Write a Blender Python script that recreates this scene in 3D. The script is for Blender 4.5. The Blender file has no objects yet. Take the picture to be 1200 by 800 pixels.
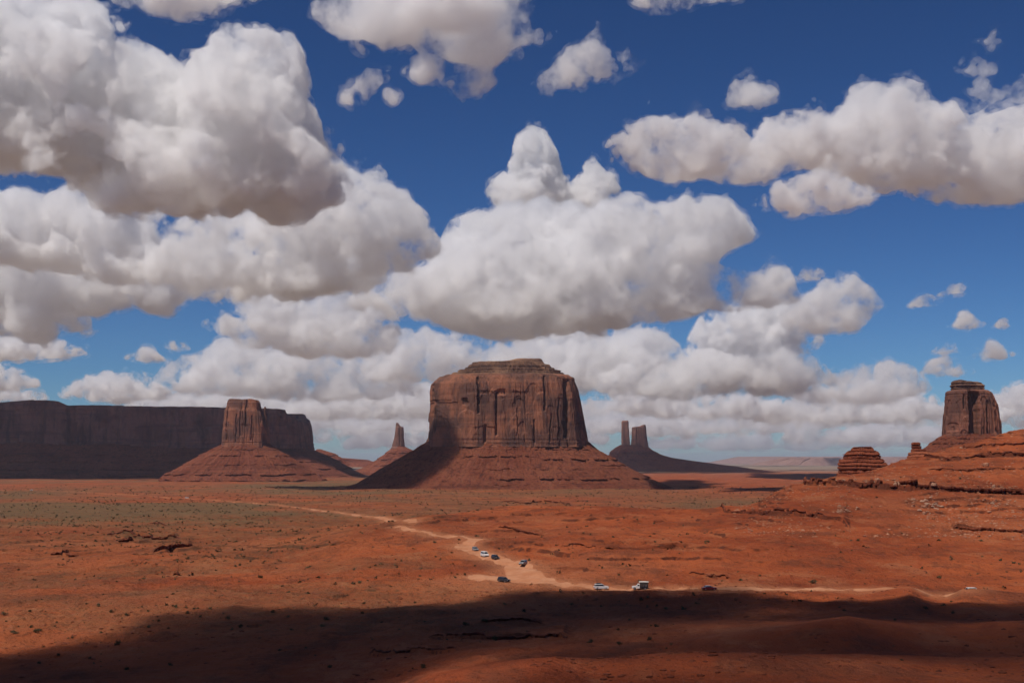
import bpy, math, random
import numpy as np
from mathutils import Vector

# ------------------------------------------------------------------ camera, sky, sun, exposure
C = bpy.context.scene
COL = C.collection
ZC = 60.0            # height of the camera above the datum, metres
F = 1400.0           # focal length in reference pixels (1200 wide)
HY = 540.0           # row of the horizon

cam_d = bpy.data.cameras.new('camera')
cam = bpy.data.objects.new('camera', cam_d)
COL.objects.link(cam)
cam.location = (0, 0, ZC)
cam.rotation_euler = (math.radians(90), 0, 0)
cam_d.sensor_width = 36.0
cam_d.lens = F / 1200 * 36
cam_d.shift_y = (HY - 400) / 1200
cam_d.clip_start = 1.0
cam_d.clip_end = 400000.0
C.camera = cam

SUN_EL, SUN_AZ = 60.0, 46.0     # elevation; azimuth left of straight behind the camera
_e, _a = math.radians(SUN_EL), math.radians(SUN_AZ)
SUN = np.array([-math.sin(_a) * math.cos(_e), -math.cos(_a) * math.cos(_e), math.sin(_e)])
W = bpy.data.worlds.new('World')
C.world = W
W.use_nodes = True
_n = W.node_tree.nodes
_sky = _n.new('ShaderNodeTexSky')
_sky.sky_type = 'NISHITA'
_sky.sun_disc = False
_sky.sun_elevation = _e
_sky.sun_rotation = math.atan2(SUN[0], SUN[1])
_sky.altitude = 1700
_sky.air_density = 1.0
_sky.dust_density = 0.25
_sky.ozone_density = 3.0
_bg = _n['Background']
_bg.inputs['Strength'].default_value = 0.07
# a little more contrast and depth in the blue, as a dry desert sky has
_m1, _gam, _m2 = _n.new('ShaderNodeVectorMath'), _n.new('ShaderNodeGamma'), _n.new('ShaderNodeVectorMath')
_m1.operation = _m2.operation = 'MULTIPLY'
_m1.inputs[1].default_value = (1 / 6, 1 / 6, 1 / 6)
_gam.inputs['Gamma'].default_value = 1.42
_m2.inputs[1].default_value = (6 * 0.54, 6 * 0.78, 6 * 1.02)
W.node_tree.links.new(_sky.outputs[0], _m1.inputs[0])
W.node_tree.links.new(_m1.outputs[0], _gam.inputs['Color'])
W.node_tree.links.new(_gam.outputs[0], _m2.inputs[0])
W.node_tree.links.new(_m2.outputs[0], _bg.inputs['Color'])

sun_d = bpy.data.lights.new('sun', 'SUN')
sun_d.energy = 4.2
sun_d.angle = math.radians(0.5)
sun_d.color = (1.0, 0.93, 0.84)
sun = bpy.data.objects.new('sun', sun_d)
COL.objects.link(sun)
sun.rotation_euler = Vector(tuple(SUN)).to_track_quat('Z', 'Y').to_euler()

C.view_settings.view_transform = 'Standard'
C.view_settings.look = 'None'
C.view_settings.gamma = 1.0
C.view_settings.use_curve_mapping = False
C.view_settings.exposure = -0.22
C.render.engine = 'CYCLES'
cy = C.cycles
cy.max_bounces = 24
cy.diffuse_bounces = 3
cy.glossy_bounces = 2
cy.transmission_bounces = 2
cy.volume_bounces = 14
cy.transparent_max_bounces = 64
cy.use_adaptive_sampling = True
cy.adaptive_threshold = 0.03
cy.use_denoising = True
cy.sample_clamp_indirect = 6.0
cy.caustics_reflective = False
cy.caustics_refractive = False

# ------------------------------------------------------------------ helpers
RNG = np.random.RandomState(11)
random.seed(5)


def mesh_obj(name, v, f, mat=None, parent=None, smooth=True, loc=None):
    """v (n,3), f (m,3|4) numpy -> one mesh object."""
    v = np.ascontiguousarray(v, dtype=np.float32)
    f = np.ascontiguousarray(f, dtype=np.int32)
    me = bpy.data.meshes.new(name)
    k = f.shape[1]
    me.vertices.add(len(v))
    me.vertices.foreach_set('co', v.ravel())
    me.loops.add(f.size)
    me.loops.foreach_set('vertex_index', f.ravel())
    me.polygons.add(len(f))
    me.polygons.foreach_set('loop_start', np.arange(0, f.size, k, dtype=np.int32))
    me.update(calc_edges=True)
    me.polygons.foreach_set('use_smooth', np.full(len(f), smooth, dtype=bool))
    me.validate()
    o = bpy.data.objects.new(name, me)
    COL.objects.link(o)
    if mat:
        me.materials.append(mat)
    if parent:
        o.parent = parent
    if loc is not None:
        o.location = loc
    return o


def tag(o, label=None, cat=None, group=None, kind=None):
    for k, val in (('label', label), ('category', cat), ('group', group), ('kind', kind)):
        if val:
            o[k] = val
    return o


def empty(name, loc, label, cat, group=None):
    o = bpy.data.objects.new(name, None)
    COL.objects.link(o)
    o.location = loc
    o.empty_display_size = 1
    return tag(o, label, cat, group)


_TAB = np.random.RandomState(3).rand(512, 512).astype(np.float32) * 2 - 1


def vnoise(x, y, seed=0):
    x = np.asarray(x, dtype=np.float64) + seed * 37.31
    y = np.asarray(y, dtype=np.float64) + seed * 91.7
    ix, iy = np.floor(x).astype(np.int64), np.floor(y).astype(np.int64)
    fx, fy = x - ix, y - iy
    fx = fx * fx * fx * (fx * (fx * 6 - 15) + 10)
    fy = fy * fy * fy * (fy * (fy * 6 - 15) + 10)
    a, b, c, d = ix & 511, (ix + 1) & 511, iy & 511, (iy + 1) & 511
    t = _TAB
    return (t[a, c] * (1 - fx) + t[b, c] * fx) * (1 - fy) + (t[a, d] * (1 - fx) + t[b, d] * fx) * fy


def fbm(x, y, s, octv=5, gain=0.5, seed=0, ridge=False):
    """fractal noise in about -1..1; s is the size of the largest feature"""
    tot, amp, nrm = 0.0, 1.0, 0.0
    c, sn = math.cos(0.6), math.sin(0.6)
    x, y = np.asarray(x, float) / s, np.asarray(y, float) / s
    for i in range(octv):
        n = vnoise(x, y, seed + i * 3)
        if ridge:
            n = 1 - 2 * np.abs(n)
        tot = tot + amp * n
        nrm += amp
        amp *= gain
        x, y = (c * x - sn * y) * 2.03, (sn * x + c * y) * 2.03
    return tot / nrm


def sstep(a, b, x):
    t = np.clip((np.asarray(x, float) - a) / (b - a), 0, 1)
    return t * t * (3 - 2 * t)


def pt(px, py, d):
    return ((px - 600) / F * d, d, ZC - (py - HY) / F * d)


# ------------------------------------------------------------------ node helper
def new_mat(name):
    m = bpy.data.materials.new(name)
    m.use_nodes = True
    nt = m.node_tree
    for n in list(nt.nodes):
        nt.nodes.remove(n)
    out = nt.nodes.new('ShaderNodeOutputMaterial')
    return m, nt, out


class NT:
    def __init__(self, name):
        self.m, self.t, self.out = new_mat(name)

    def n(self, typ, **kw):
        nd = self.t.nodes.new(typ)
        for k, v in kw.items():
            if k.startswith('i_'):
                key = k[2:]
                key = int(key) if key.isdigit() else key.replace('_', ' ')
                sock = nd.inputs[key]
                if hasattr(v, 'is_output') or hasattr(v, 'links'):
                    self.t.links.new(v, sock)
                else:
                    sock.default_value = v
            else:
                setattr(nd, k, v)
        return nd

    def math(self, op, a, b=None, c=None, clamp=False):
        nd = self.t.nodes.new('ShaderNodeMath')
        nd.operation = op
        nd.use_clamp = clamp
        for i, v in enumerate((a, b, c)):
            if v is None:
                continue
            if hasattr(v, 'links'):
                self.t.links.new(v, nd.inputs[i])
            else:
                nd.inputs[i].default_value = v
        return nd.outputs[0]

    def ramp(self, fac, lo, hi):
        nd = self.t.nodes.new('ShaderNodeMapRange')
        nd.interpolation_type = 'SMOOTHSTEP'
        self.t.links.new(fac, nd.inputs['Value'])
        nd.inputs['From Min'].default_value = lo
        nd.inputs['From Max'].default_value = hi
        return nd.outputs[0]

    def mix(self, fac, a, b):
        nd = self.t.nodes.new('ShaderNodeMix')
        nd.data_type = 'RGBA'
        for i, v in ((0, fac), (6, a), (7, b)):
            if hasattr(v, 'links'):
                self.t.links.new(v, nd.inputs[i])
            else:
                nd.inputs[i].default_value = v if i == 0 else (*v, 1)
        return nd.outputs[2]

    def noise(self, vec, scale, detail=4, rough=0.55):
        nd = self.t.nodes.new('ShaderNodeTexNoise')
        self.t.links.new(vec, nd.inputs['Vector'])
        nd.inputs['Scale'].default_value = scale
        nd.inputs['Detail'].default_value = detail
        nd.inputs['Roughness'].default_value = rough
        return nd.outputs['Fac']

    def pos(self, sc=(1, 1, 1)):
        g = self.t.nodes.new('ShaderNodeNewGeometry')
        mp = self.t.nodes.new('ShaderNodeMapping')
        self.t.links.new(g.outputs['Position'], mp.inputs['Vector'])
        mp.inputs['Scale'].default_value = sc
        return mp.outputs[0]

    def attr(self, name):
        nd = self.t.nodes.new('ShaderNodeAttribute')
        nd.attribute_name = name
        return nd.outputs['Fac']

    def surface(self, color, rough=0.9, bump=None, strength=0.5, dist=1.0, spec=0.2):
        b = self.t.nodes.new('ShaderNodeBsdfPrincipled')
        if hasattr(color, 'links'):
            self.t.links.new(color, b.inputs['Base Color'])
        else:
            b.inputs['Base Color'].default_value = (*color, 1)
        b.inputs['Roughness'].default_value = rough
        b.inputs['Specular IOR Level'].default_value = spec
        if bump is not None:
            bm = self.t.nodes.new('ShaderNodeBump')
            bm.inputs['Strength'].default_value = strength
            bm.inputs['Distance'].default_value = dist
            self.t.links.new(bump, bm.inputs['Height'])
            self.t.links.new(bm.outputs[0], b.inputs['Normal'])
        self.t.links.new(b.outputs[0], self.out.inputs['Surface'])
        return self.m
# ------------------------------------------------------------------ terrain
# fall of the ground below the camera (m), per picture column, at increasing distance (m)
_near = [(4, 1.7), (10, 3.2), (30, 9.0), (60, 16.5), (100, 26)]
_far = [(2500, 60), (4000, 66), (8000, 71), (20000, 75), (90000, 76)]
_flat = _near + [(160, 35), (230, 42.5), (320, 43.2), (400, 43.6), (700, 46), (1000, 49), (1500, 53.5)] + _far
TABLE = {
    -500: _flat, 330: _flat,
    430: _near + [(160, 35), (230, 41.5), (320, 42.6), (400, 43.2), (600, 39), (700, 38.5), (860, 46), (1000, 49.5), (1500, 53.5)] + _far,
    520: _near + [(160, 33), (230, 40), (320, 42), (400, 43), (520, 40.5), (650, 36.5), (760, 34.5), (900, 40), (1100, 51), (1500, 54)] + _far,
    600: _near + [(160, 31), (230, 39), (320, 42), (400, 43), (520, 39.5), (650, 36), (760, 33), (880, 32.0), (1000, 42), (1200, 53), (1500, 55)] + _far,
    700: _near + [(160, 31), (230, 39), (320, 42), (400, 42.8), (520, 38.5), (650, 34), (760, 31.5), (880, 32.5), (1000, 45), (1200, 54), (1500, 56)] + _far,
    800: _near + [(160, 30.5), (230, 39), (320, 42), (400, 42.6), (520, 38), (640, 34), (740, 31.0), (820, 34), (1000, 47), (1200, 55), (1500, 57)] + _far,
    875: _near + [(160, 30), (230, 38.6), (320, 42), (400, 42.4), (520, 37), (620, 32), (720, 27.5), (800, 30), (1000, 48), (1200, 56), (1500, 58)] + _far,
    930: _near + [(160, 29.8), (230, 38.6), (320, 42), (400, 42.4), (520, 36.5), (620, 29.5), (700, 21.5), (760, 15.5), (820, 15), (900, 25), (1100, 52), (1500, 58)] + _far,
    985: _near + [(160, 29.8), (230, 38.6), (320, 42), (400, 42.4), (520, 36), (600, 29.5), (680, 21.5), (750, 14.5), (830, 10), (900, 14), (1100, 48), (1500, 58)] + _far,
    1060: _near + [(160, 29.5), (230, 38), (320, 42), (400, 42.2), (520, 36.5), (600, 30), (680, 22.5), (750, 15), (840, 5), (910, -1.5), (980, 4), (1200, 40), (1500, 58)] + _far,
    1130: _near + [(160, 29.5), (230, 38), (320, 42), (400, 42.4), (520, 37), (600, 30.5), (680, 23), (750, 16.5), (840, 4), (930, -15), (1000, -12), (1200, 30), (1600, 58)] + _far,
    1200: _near + [(160, 29.5), (230, 38), (320, 42), (400, 42.6), (520, 37), (600, 31), (680, 24), (750, 18), (840, 3), (950, -25.5), (1050, -26), (1300, 20), (1700, 58)] + _far,
    1700: _near + [(160, 29.5), (230, 38), (320, 42), (400, 42.6), (520, 37), (600, 31), (680, 24), (750, 18), (840, 3), (950, -27), (1200, -30), (1500, 10), (2000, 58)] + _far,
}
_cols = np.array(sorted(TABLE))
_ld = np.linspace(math.log(4), math.log(90000), 1400)
_tab = []
for c in _cols:
    k = np.array(TABLE[c])
    y = np.interp(_ld, np.log(k[:, 0]), k[:, 1])
    g = np.exp(-np.linspace(-2, 2, 17) ** 2)
    y = np.convolve(np.pad(y, 8, mode='edge'), g / g.sum(), 'valid')
    _tab.append(y)
_tab = np.array(_tab)


def base_drop(px, d):
    px = np.clip(np.asarray(px, float), _cols[0], _cols[-1])
    ci = np.clip(np.searchsorted(_cols, px, side='right') - 1, 0, len(_cols) - 2)
    u = (px - _cols[ci]) / (_cols[ci + 1] - _cols[ci])
    u = u * u * (3 - 2 * u) * 0.5 + u * 0.5
    r = np.clip((np.log(np.maximum(d, 4)) - _ld[0]) / (_ld[1] - _ld[0]), 0, len(_ld) - 1.001)
    ri = r.astype(int)
    fr = r - ri
    a = _tab[ci, ri] * (1 - fr) + _tab[ci, ri + 1] * fr
    b = _tab[ci + 1, ri] * (1 - fr) + _tab[ci + 1, ri + 1] * fr
    return a * (1 - u) + b * u


# dark mounds of the foreground at lower right: crest rows at a distance
MOUNDS = [
    (345, 26, 40, [(930, 722), (978, 714), (1008, 708), (1050, 701), (1065, 697), (1080, 702), (1101, 708), (1128, 711), (1200, 709), (1300, 704), (1500, 700)]),
    (362, 15, 10, [(985, 702), (1026, 692), (1050, 690), (1068, 690), (1090, 700), (1106, 704), (1128, 692.5), (1158, 691), (1200, 695), (1400, 694)]),
    (255, 26, 40, [(560, 800), (660, 776), (760, 764), (840, 749), (915, 739), (960, 730), (993, 725), (1020, 730), (1050, 736), (1080, 739), (1140, 742), (1200, 736), (1500, 724)]),
    (180, 18, 26, [(420, 825), (520, 802), (600, 786), (650, 778), (700, 781), (760, 775), (885, 771), (960, 776), (1020, 777), (1095, 785), (1200, 783), (1500, 770)]),
]
# ledges of the terrain: (polyline of reference pixels, height m, length the step takes to die out behind)
LEDGES = {
    'main': ([(912, 571), (945, 567), (986, 567), (1010, 570), (1027, 572), (1060, 574), (1090, 575), (1117, 577), (1160, 578), (1200, 581), (1260, 584)], 3.2, 40),
    'lower': ([(752, 594), (800, 596), (850, 599), (900, 602), (945, 605), (975, 608), (988, 611), (998, 619)], 1.6, 60),
    'butte': ([(583, 587), (600, 588), (615, 590), (636, 588), (655, 589), (668, 592), (677, 594)], 2.2, 60),
    'right': ([(1112, 617), (1130, 618), (1150, 621), (1175, 622), (1200, 625), (1240, 626)], 1.5, 40),
    'upper': ([(1056, 538), (1085, 537), (1110, 540), (1135, 538), (1165, 536), (1200, 536), (1250, 536)], 1.9, 30),
    'crest': ([(1098, 527), (1130, 526), (1160, 524), (1200, 523), (1250, 523)], 1.3, 20),
    'mid': ([(1085, 552), (1130, 553), (1170, 551), (1220, 552)], 1.2, 25),
    'left_a': ([(122, 626), (150, 629), (180, 632), (212, 633)], 1.7, 60),
    'left_b': ([(136, 634), (156, 635)], 2.2, 40),
    'left_c': ([(177, 648), (200, 644), (228, 640)], 2.4, 50),
    'left_d': ([(172, 613), (185, 616), (198, 618)], 1.2, 60),
    'left_e': ([(56, 648), (75, 650), (92, 652)], 1.6, 50),
    'left_f': ([(200, 671), (212, 671)], 1.4, 40),
    'sun_a': ([(580, 620), (600, 622), (640, 627)], 0.9, 40),
    'sun_b': ([(655, 641), (690, 645), (730, 646)], 0.9, 50),
    'sun_c': ([(805, 676), (830, 679), (860, 682)], 0.8, 40),
    'shade_a': ([(500, 750), (560, 744), (620, 745), (668, 748)], 0.7, 25),
    'shade_b': ([(560, 732), (600, 729), (640, 731)], 0.6, 25),
    'shade_c': ([(430, 766), (480, 762), (540, 764)], 0.5, 25),
}
LEDGE_D = {}


def ground_z(px, d, ledges=True, rough=True, mounds=True):
    px, d = np.broadcast_arrays(np.asarray(px, float), np.asarray(d, float))
    dr = base_drop(px, d)
    x, y = (px - 600) / F * d, d
    z = ZC - dr
    plain = sstep(120, 330, d)
    if rough:
        far = np.minimum(1.0, 2.0 * d / 3000 + 0.35)
        z = z + plain * (1.9 * fbm(x, y, 140, 4, 0.5, 5) + 1.1 * fbm(x, y, 38, 4, 0.55, 9)) * np.where(d < 1500, 1, 1 + (d - 1500) / 3000).clip(1, 2.4) * 0.9
        # broken strata: soft terraces where the red rock is bare
        tn = fbm(x, y * 1.4, 90, 5, 0.55, 21)
        st = 0.42
        q = tn / st
        fr = q - np.floor(q)
        ter = (np.floor(q) + sstep(0.42, 0.58, fr)) * st - tn
        z = z + plain * 4.2 * ter * sstep(-0.35, 0.2, fbm(x, y, 220, 3, 0.5, 33)) * sstep(2500, 1500, d)
        # the ridge at right is thin bedded: small risers all over its flank
        q = z / 2.3 + 0.9 * fbm(x, y, 60, 4, 0.55, 91)
        fr = q - np.floor(q)
        rid = sstep(560, 640, d) * sstep(1500, 1200, d) * sstep(880, 1000, px) * np.clip(0.35 + 0.9 * fbm(x, y, 45, 3, 0.5, 95), 0, 0.95)
        z = z + (np.floor(q) + sstep(0.40, 0.60, fr) - q) * 2.3 * rid
        # long low terraces of the bare red rise right of centre
        q = z / 2.0 + 0.55 * fbm(x, y * 1.3, 130, 4, 0.5, 191)
        fr = q - np.floor(q)
        rid = sstep(405, 450, d) * sstep(950, 800, d) * sstep(500, 600, px) * sstep(1000, 880, px) * np.clip(0.45 + 0.9 * fbm(x, y, 90, 3, 0.5, 195), 0, 0.95)
        z = z + (np.floor(q) + sstep(0.45, 0.55, fr) - q) * 2.0 * rid
        # knobs and shallow rills of the near ground
        z = z + plain * sstep(1600, 900, d) * (0.95 * fbm(x, y, 18, 4, 0.6, 29, True) + 0.45 * fbm(x, y * 1.5, 6, 3, 0.6, 23))
        z = z + 0.9 * (1 - plain) * fbm(x, y, 30, 4, 0.5, 14)
    for dm, w0, w1, crest in (MOUNDS if mounds else ()):
        cx, cyy = zip(*crest)
        zc = ZC - (np.interp(px, cx, cyy) - HY) / F * dm + 0.9 * fbm(x, y, 22, 4, 0.5, 40 + int(dm)) + 0.35 * fbm(x, y, 7, 3, .5, 4)
        t = d - dm - 9 * fbm(x, 0 * y, 60, 2, 0.5, int(dm))
        g = np.where(t < 0, np.exp(-np.abs(t / w0) ** 1.7), np.exp(-np.abs(t / w1) ** 1.7))
        fade = sstep(cx[0], cx[0] + 90, px)
        low = ZC - dr
        z = np.where(d < 600, np.maximum(z, z + (zc - z) * g * fade), z) if dm > 0 else z
    if ledges:
        for nm, (lx, ld, lh, L) in LEDGE_D.items():
            dl = np.interp(px, lx, ld) + 2.5 * vnoise(x / 9, 0 * x, len(nm)) + 1.2 * vnoise(x / 3, 0 * x, 7)
            t = d - dl
            e = sstep(lx[0], lx[0] + 10, px) * sstep(lx[-1], lx[-1] - 10, px)
            z = z + np.where(t >= -0.2, np.exp(-np.maximum(t, 0) / L), 0) * lh * e * 0.92
    return z


def pick(px, py, ledges=True, dmin=95.0, mounds=True, rough=True):
    """distance at which the sight line through a reference pixel meets the ground"""
    ds = np.exp(np.linspace(math.log(dmin), math.log(40000), 2600))
    z = ground_z(np.full_like(ds, px), ds, ledges, rough, mounds)
    ray = ZC - (py - HY) / F * ds
    hit = np.nonzero(ray <= z)[0]
    if not len(hit):
        return 40000.0
    i = hit[0]
    if i == 0:
        return ds[0]
    a, b = ray[i - 1] - z[i - 1], ray[i] - z[i]
    return ds[i - 1] + (ds[i] - ds[i - 1]) * a / (a - b)


def gpos(px, py, ledges=True, mounds=True):
    d = pick(px, py, ledges, 95.0, mounds)
    return np.array([(px - 600) / F * d, d, float(ground_z(px, d, ledges))])


def on_ground(x, y):
    return float(ground_z(600 + F * x / y, y))


for _k, (_pl, _h, _L) in LEDGES.items():
    _lx = np.array([p[0] for p in _pl], float)
    _dd = np.array([pick(p[0], p[1], False, 95.0, True, False) for p in _pl])
    LEDGE_D[_k] = (_lx, _dd, _h, _L)

# ---- the dirt road, as reference pixels (centre column, row, half width in metres)
ROAD = [
    [(1330, 712, 3.2), (1200, 700, 3.2), (1150, 698, 3.2), (1100, 698, 3.4), (1065, 695, 3.4), (1010, 691.5, 2.8), (960, 690.5, 2.8), (930, 690.5, 2.2), (900, 690, 1.8), (860, 689.5, 1.8), (800, 690, 1.8), (750, 690, 2.2),
     (705, 690, 2.8), (665, 686, 3.4), (640, 683, 5), (617, 676, 6), (609, 665, 5.5), (600, 659, 4), (585, 655, 3.6), (570, 650.5, 3.6), (556, 645.5, 3.6), (545, 640, 3.8), (543, 637, 3.6), (555, 634.5, 3), (560, 632, 2.8), (549, 630, 2.8),
     (528, 628.5, 2.4), (505, 625.5, 1.3), (485, 621, 2.2), (472, 618.5, 3.2), (468, 616.5, 3)],
    [(484, 612, 3.2), (455, 608.5, 3.6), (420, 604, 3.8), (380, 598.5, 3.0), (340, 593.5, 2.2), (300, 589, 1.6), (220, 584, 1.6), (120, 578, 1.2), (0, 574, 1.4), (-150, 570, 1.5)],
    [(640, 682, 2), (612, 681, 4), (590, 680, 6), (572, 677, 6.5), (556, 673, 3)],
]
ROAD_W = []
for rd in ROAD:
    P = np.array([gpos(a, b, True, False) for a, b, w in rd])
    # resample
    seg = np.r_[0, np.cumsum(np.hypot(*np.diff(P[:, :2], axis=0).T))]
    s = np.linspace(0, seg[-1], max(8, int(seg[-1] / 4)))
    wx, wy = np.interp(s, seg, P[:, 0]), np.interp(s, seg, P[:, 1])
    ww = np.interp(s, seg, [w for *_, w in rd])
    g = np.ones(5) / 5
    wx, wy = np.convolve(np.pad(wx, 2, mode='edge'), g, 'valid'), np.convolve(np.pad(wy, 2, mode='edge'), g, 'valid')
    ROAD_W.append(np.stack([wx, wy, ww], 1))
_R = np.concatenate(ROAD_W)


def road_dist(x, y):
    """signed distance outside the road edge (m); only evaluated near the road"""
    out = np.full(x.shape, 99.0)
    for R in ROAD_W:
        for i in range(0, len(R), 12):
            r = R[max(i - 1, 0):i + 13]
            m = (x > r[:, 0].min() - 25) & (x < r[:, 0].max() + 25) & (y > r[:, 1].min() - 40) & (y < r[:, 1].max() + 40)
            if m.any():
                dx = x[m][:, None] - r[None, :, 0]
                dy = y[m][:, None] - r[None, :, 1]
                out[m] = np.minimum(out[m], (np.hypot(dx, dy) - r[None, :, 2]).min(1))
    return out


# ---- one sheet: rings round the viewpoint
th_in = np.linspace(-0.46, 0.46, 1080)
th_out = np.concatenate([np.linspace(0.46, 0.8, 60)[1:], np.linspace(0.8, math.pi, 50)[1:]])
th = np.concatenate([-th_out[::-1], th_in, th_out])[:-1]
rr = np.unique(np.concatenate([np.geomspace(4, 100, 50), np.geomspace(100, 260, 240), np.geomspace(260, 1100, 640), np.geomspace(1100, 4500, 150), np.geomspace(4500, 90000, 70)]))
TH, RR = np.meshgrid(th, rr, indexing='ij')
front = np.abs(TH) < 0.85
gx, gy = RR * np.sin(TH), RR * np.cos(TH)
gd = np.where(front, gy, RR)
gpx = np.where(front, 600 + F * np.tan(np.where(front, TH, 0)), np.where(TH < 0, -994, 2194))
gz = ground_z(gpx, gd)
nt_, nr_ = TH.shape
V = np.stack([gx, gy, gz], -1).reshape(-1, 3)
V = np.concatenate([V, [[0, 0, ZC - 1.7]]])
ii = np.arange(nt_)
jj = np.arange(nr_ - 1)
I, J = np.meshgrid(ii, jj, indexing='ij')
I2 = (I + 1) % nt_
Q = np.stack([I * nr_ + J, I2 * nr_ + J, I2 * nr_ + J + 1, I * nr_ + J + 1], -1).reshape(-1, 4)
Q = Q[:, ::-1]
rdst = road_dist(gx.ravel(), gy.ravel())
rdst += 2.2 * fbm(gx.ravel(), gy.ravel(), 14, 3, 0.5, 77)
qc = rdst[Q].mean(1)
is_road = qc < 0.3
cen = len(V) - 1
tri = np.stack([ii * nr_, np.full(nt_, cen), ((ii + 1) % nt_) * nr_, ((ii + 1) % nt_) * nr_], -1)

# vegetation cover (0..1) and pale dust near the road, as vertex data
xf, yf, pxf, df = gx.ravel(), gy.ravel(), gpx.ravel(), gd.ravel()
vn = fbm(xf, yf * 0.6, 260, 5, 0.55, 50)
vn2 = fbm(xf, yf, 60, 4, 0.55, 61)
crest_d = np.interp(pxf, [300, 430, 520, 600, 700, 800, 875, 930, 1000, 1100], [620, 700, 770, 900, 860, 760, 730, 800, 900, 1000])
beyond = sstep(20, 220, df - crest_d - 90 * vn)
leftish = sstep(560, 330, pxf + 120 * vn2)
veg = beyond * np.clip(0.62 + 0.9 * vn, 0.1, 1) * sstep(750, 1250, df) + leftish * sstep(260, 900, df) * np.clip(0.26 + 1.1 * vn + 0.5 * vn2, 0, 0.6)
veg += np.clip(0.14 + 0.9 * vn2, 0, 0.3) * sstep(240, 320, df) * sstep(600, 450, df) * sstep(900, 500, pxf)
# red bare flats far off
veg *= 1 - 0.9 * sstep(-0.12, 0.15, fbm(xf, yf * 0.25, 900, 4, 0.5, 88) + 0.15 * sstep(600, 900, pxf)) * sstep(1700, 2600, df) * (1 - 0.3 * sstep(0, 500, 500 - pxf))
veg = np.clip(veg, 0, 1)
dust = np.where(rdst < 40, sstep(11, -2, rdst), 0) * 0.8
dust = np.maximum(dust, sstep(40, 5, np.hypot(xf + 4, (yf - 420) * 0.9)) * 0.35 * sstep(330, 380, df))
pale = np.clip(fbm(xf, yf, 120, 5, 0.6, 71) * 1.2, 0, 1) * sstep(220, 320, df)


def put_attr(o, name, vals):
    a = o.data.attributes.new(name, 'FLOAT', 'POINT')
    a.data.foreach_set('value', np.ascontiguousarray(vals, np.float32))


def ground_mat():
    t = NT('red_desert_soil')
    p = t.pos()
    n1 = t.noise(p, 0.012, 6, 0.62)
    n2 = t.noise(p, 0.09, 5, 0.65)
    n3 = t.noise(p, 0.55, 5, 0.75)
    nmo = t.noise(t.pos((1.0, 0.6, 1.0)), 0.035, 7, 0.72)
    pst = t.pos((0.02, 0.02, 0.55))
    n4 = t.noise(pst, 1.0, 4, 0.6)
    red = t.mix(t.ramp(n1, 0.35, 0.66), (0.25, 0.054, 0.020), (0.39, 0.094, 0.032))
    red = t.mix(t.math('MULTIPLY', t.ramp(n4, 0.52, 0.70), 0.55), red, (0.17, 0.042, 0.020))
    red = t.mix(t.math('MULTIPLY', t.ramp(n2, 0.52, 0.72), 0.4), red, (0.36, 0.135, 0.060))
    red = t.mix(t.math('MULTIPLY', t.attr('pale'), 0.5), red, (0.40, 0.165, 0.08))
    red = t.mix(t.math('MULTIPLY', t.ramp(n3, 0.55, 0.75), 0.55), red, (0.13, 0.040, 0.022))
    red = t.mix(t.math('MULTIPLY', t.ramp(nmo, 0.50, 0.62), 0.72), red, (0.155, 0.048, 0.024))
    red = t.mix(t.math('MULTIPLY', t.ramp(nmo, 0.46, 0.36), 0.45), red, (0.40, 0.150, 0.068))
    # bare risers of the thin ledges: dark rock tone painted in for overhang shade
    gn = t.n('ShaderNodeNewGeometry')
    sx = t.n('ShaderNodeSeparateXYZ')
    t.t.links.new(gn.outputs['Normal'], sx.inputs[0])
    riser_shade = t.math('MULTIPLY', t.ramp(sx.outputs[2], 0.965, 0.88), t.ramp(n2, 0.30, 0.52))
    red = t.mix(t.math('MULTIPLY', riser_shade, 0.85), red, (0.085, 0.026, 0.015))
    # sage and dry grass between the red soil
    gr = t.mix(t.ramp(n2, 0.3, 0.7), (0.105, 0.080, 0.040), (0.165, 0.115, 0.058))
    spot = t.math('ADD', t.ramp(n3, 0.32, 0.62), t.math('MULTIPLY', n2, 0.5))
    vf = t.math('MULTIPLY', t.attr('veg'), t.math('ADD', 0.0, t.math('MULTIPLY', spot, 0.95)), clamp=True)
    col = t.mix(vf, red, gr)
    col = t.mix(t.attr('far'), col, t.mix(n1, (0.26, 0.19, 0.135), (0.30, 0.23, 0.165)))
    dustc = t.mix(n2, (0.40, 0.142, 0.062), (0.45, 0.185, 0.092))
    col = t.mix(t.attr('dust'), col, dustc)
    h = t.math('ADD', t.math('MULTIPLY', n3, 0.8), t.math('ADD', t.math('MULTIPLY', n2, 2.6), t.math('MULTIPLY', nmo, 4.0)))
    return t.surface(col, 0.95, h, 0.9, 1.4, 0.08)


def road_mat():
    t = NT('pale_dirt')
    p = t.pos()
    n2 = t.noise(p, 0.12, 5, 0.65)
    n3 = t.noise(p, 0.8, 4, 0.65)
    col = t.mix(t.ramp(n2, 0.3, 0.7), (0.42, 0.165, 0.078), (0.51, 0.24, 0.13))
    col = t.mix(t.math('MULTIPLY', t.ramp(n3, 0.5, 0.7), 0.35), col, (0.44, 0.19, 0.09))
    return t.surface(col, 0.95, n3, 0.3, 0.4, 0.08)


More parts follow.
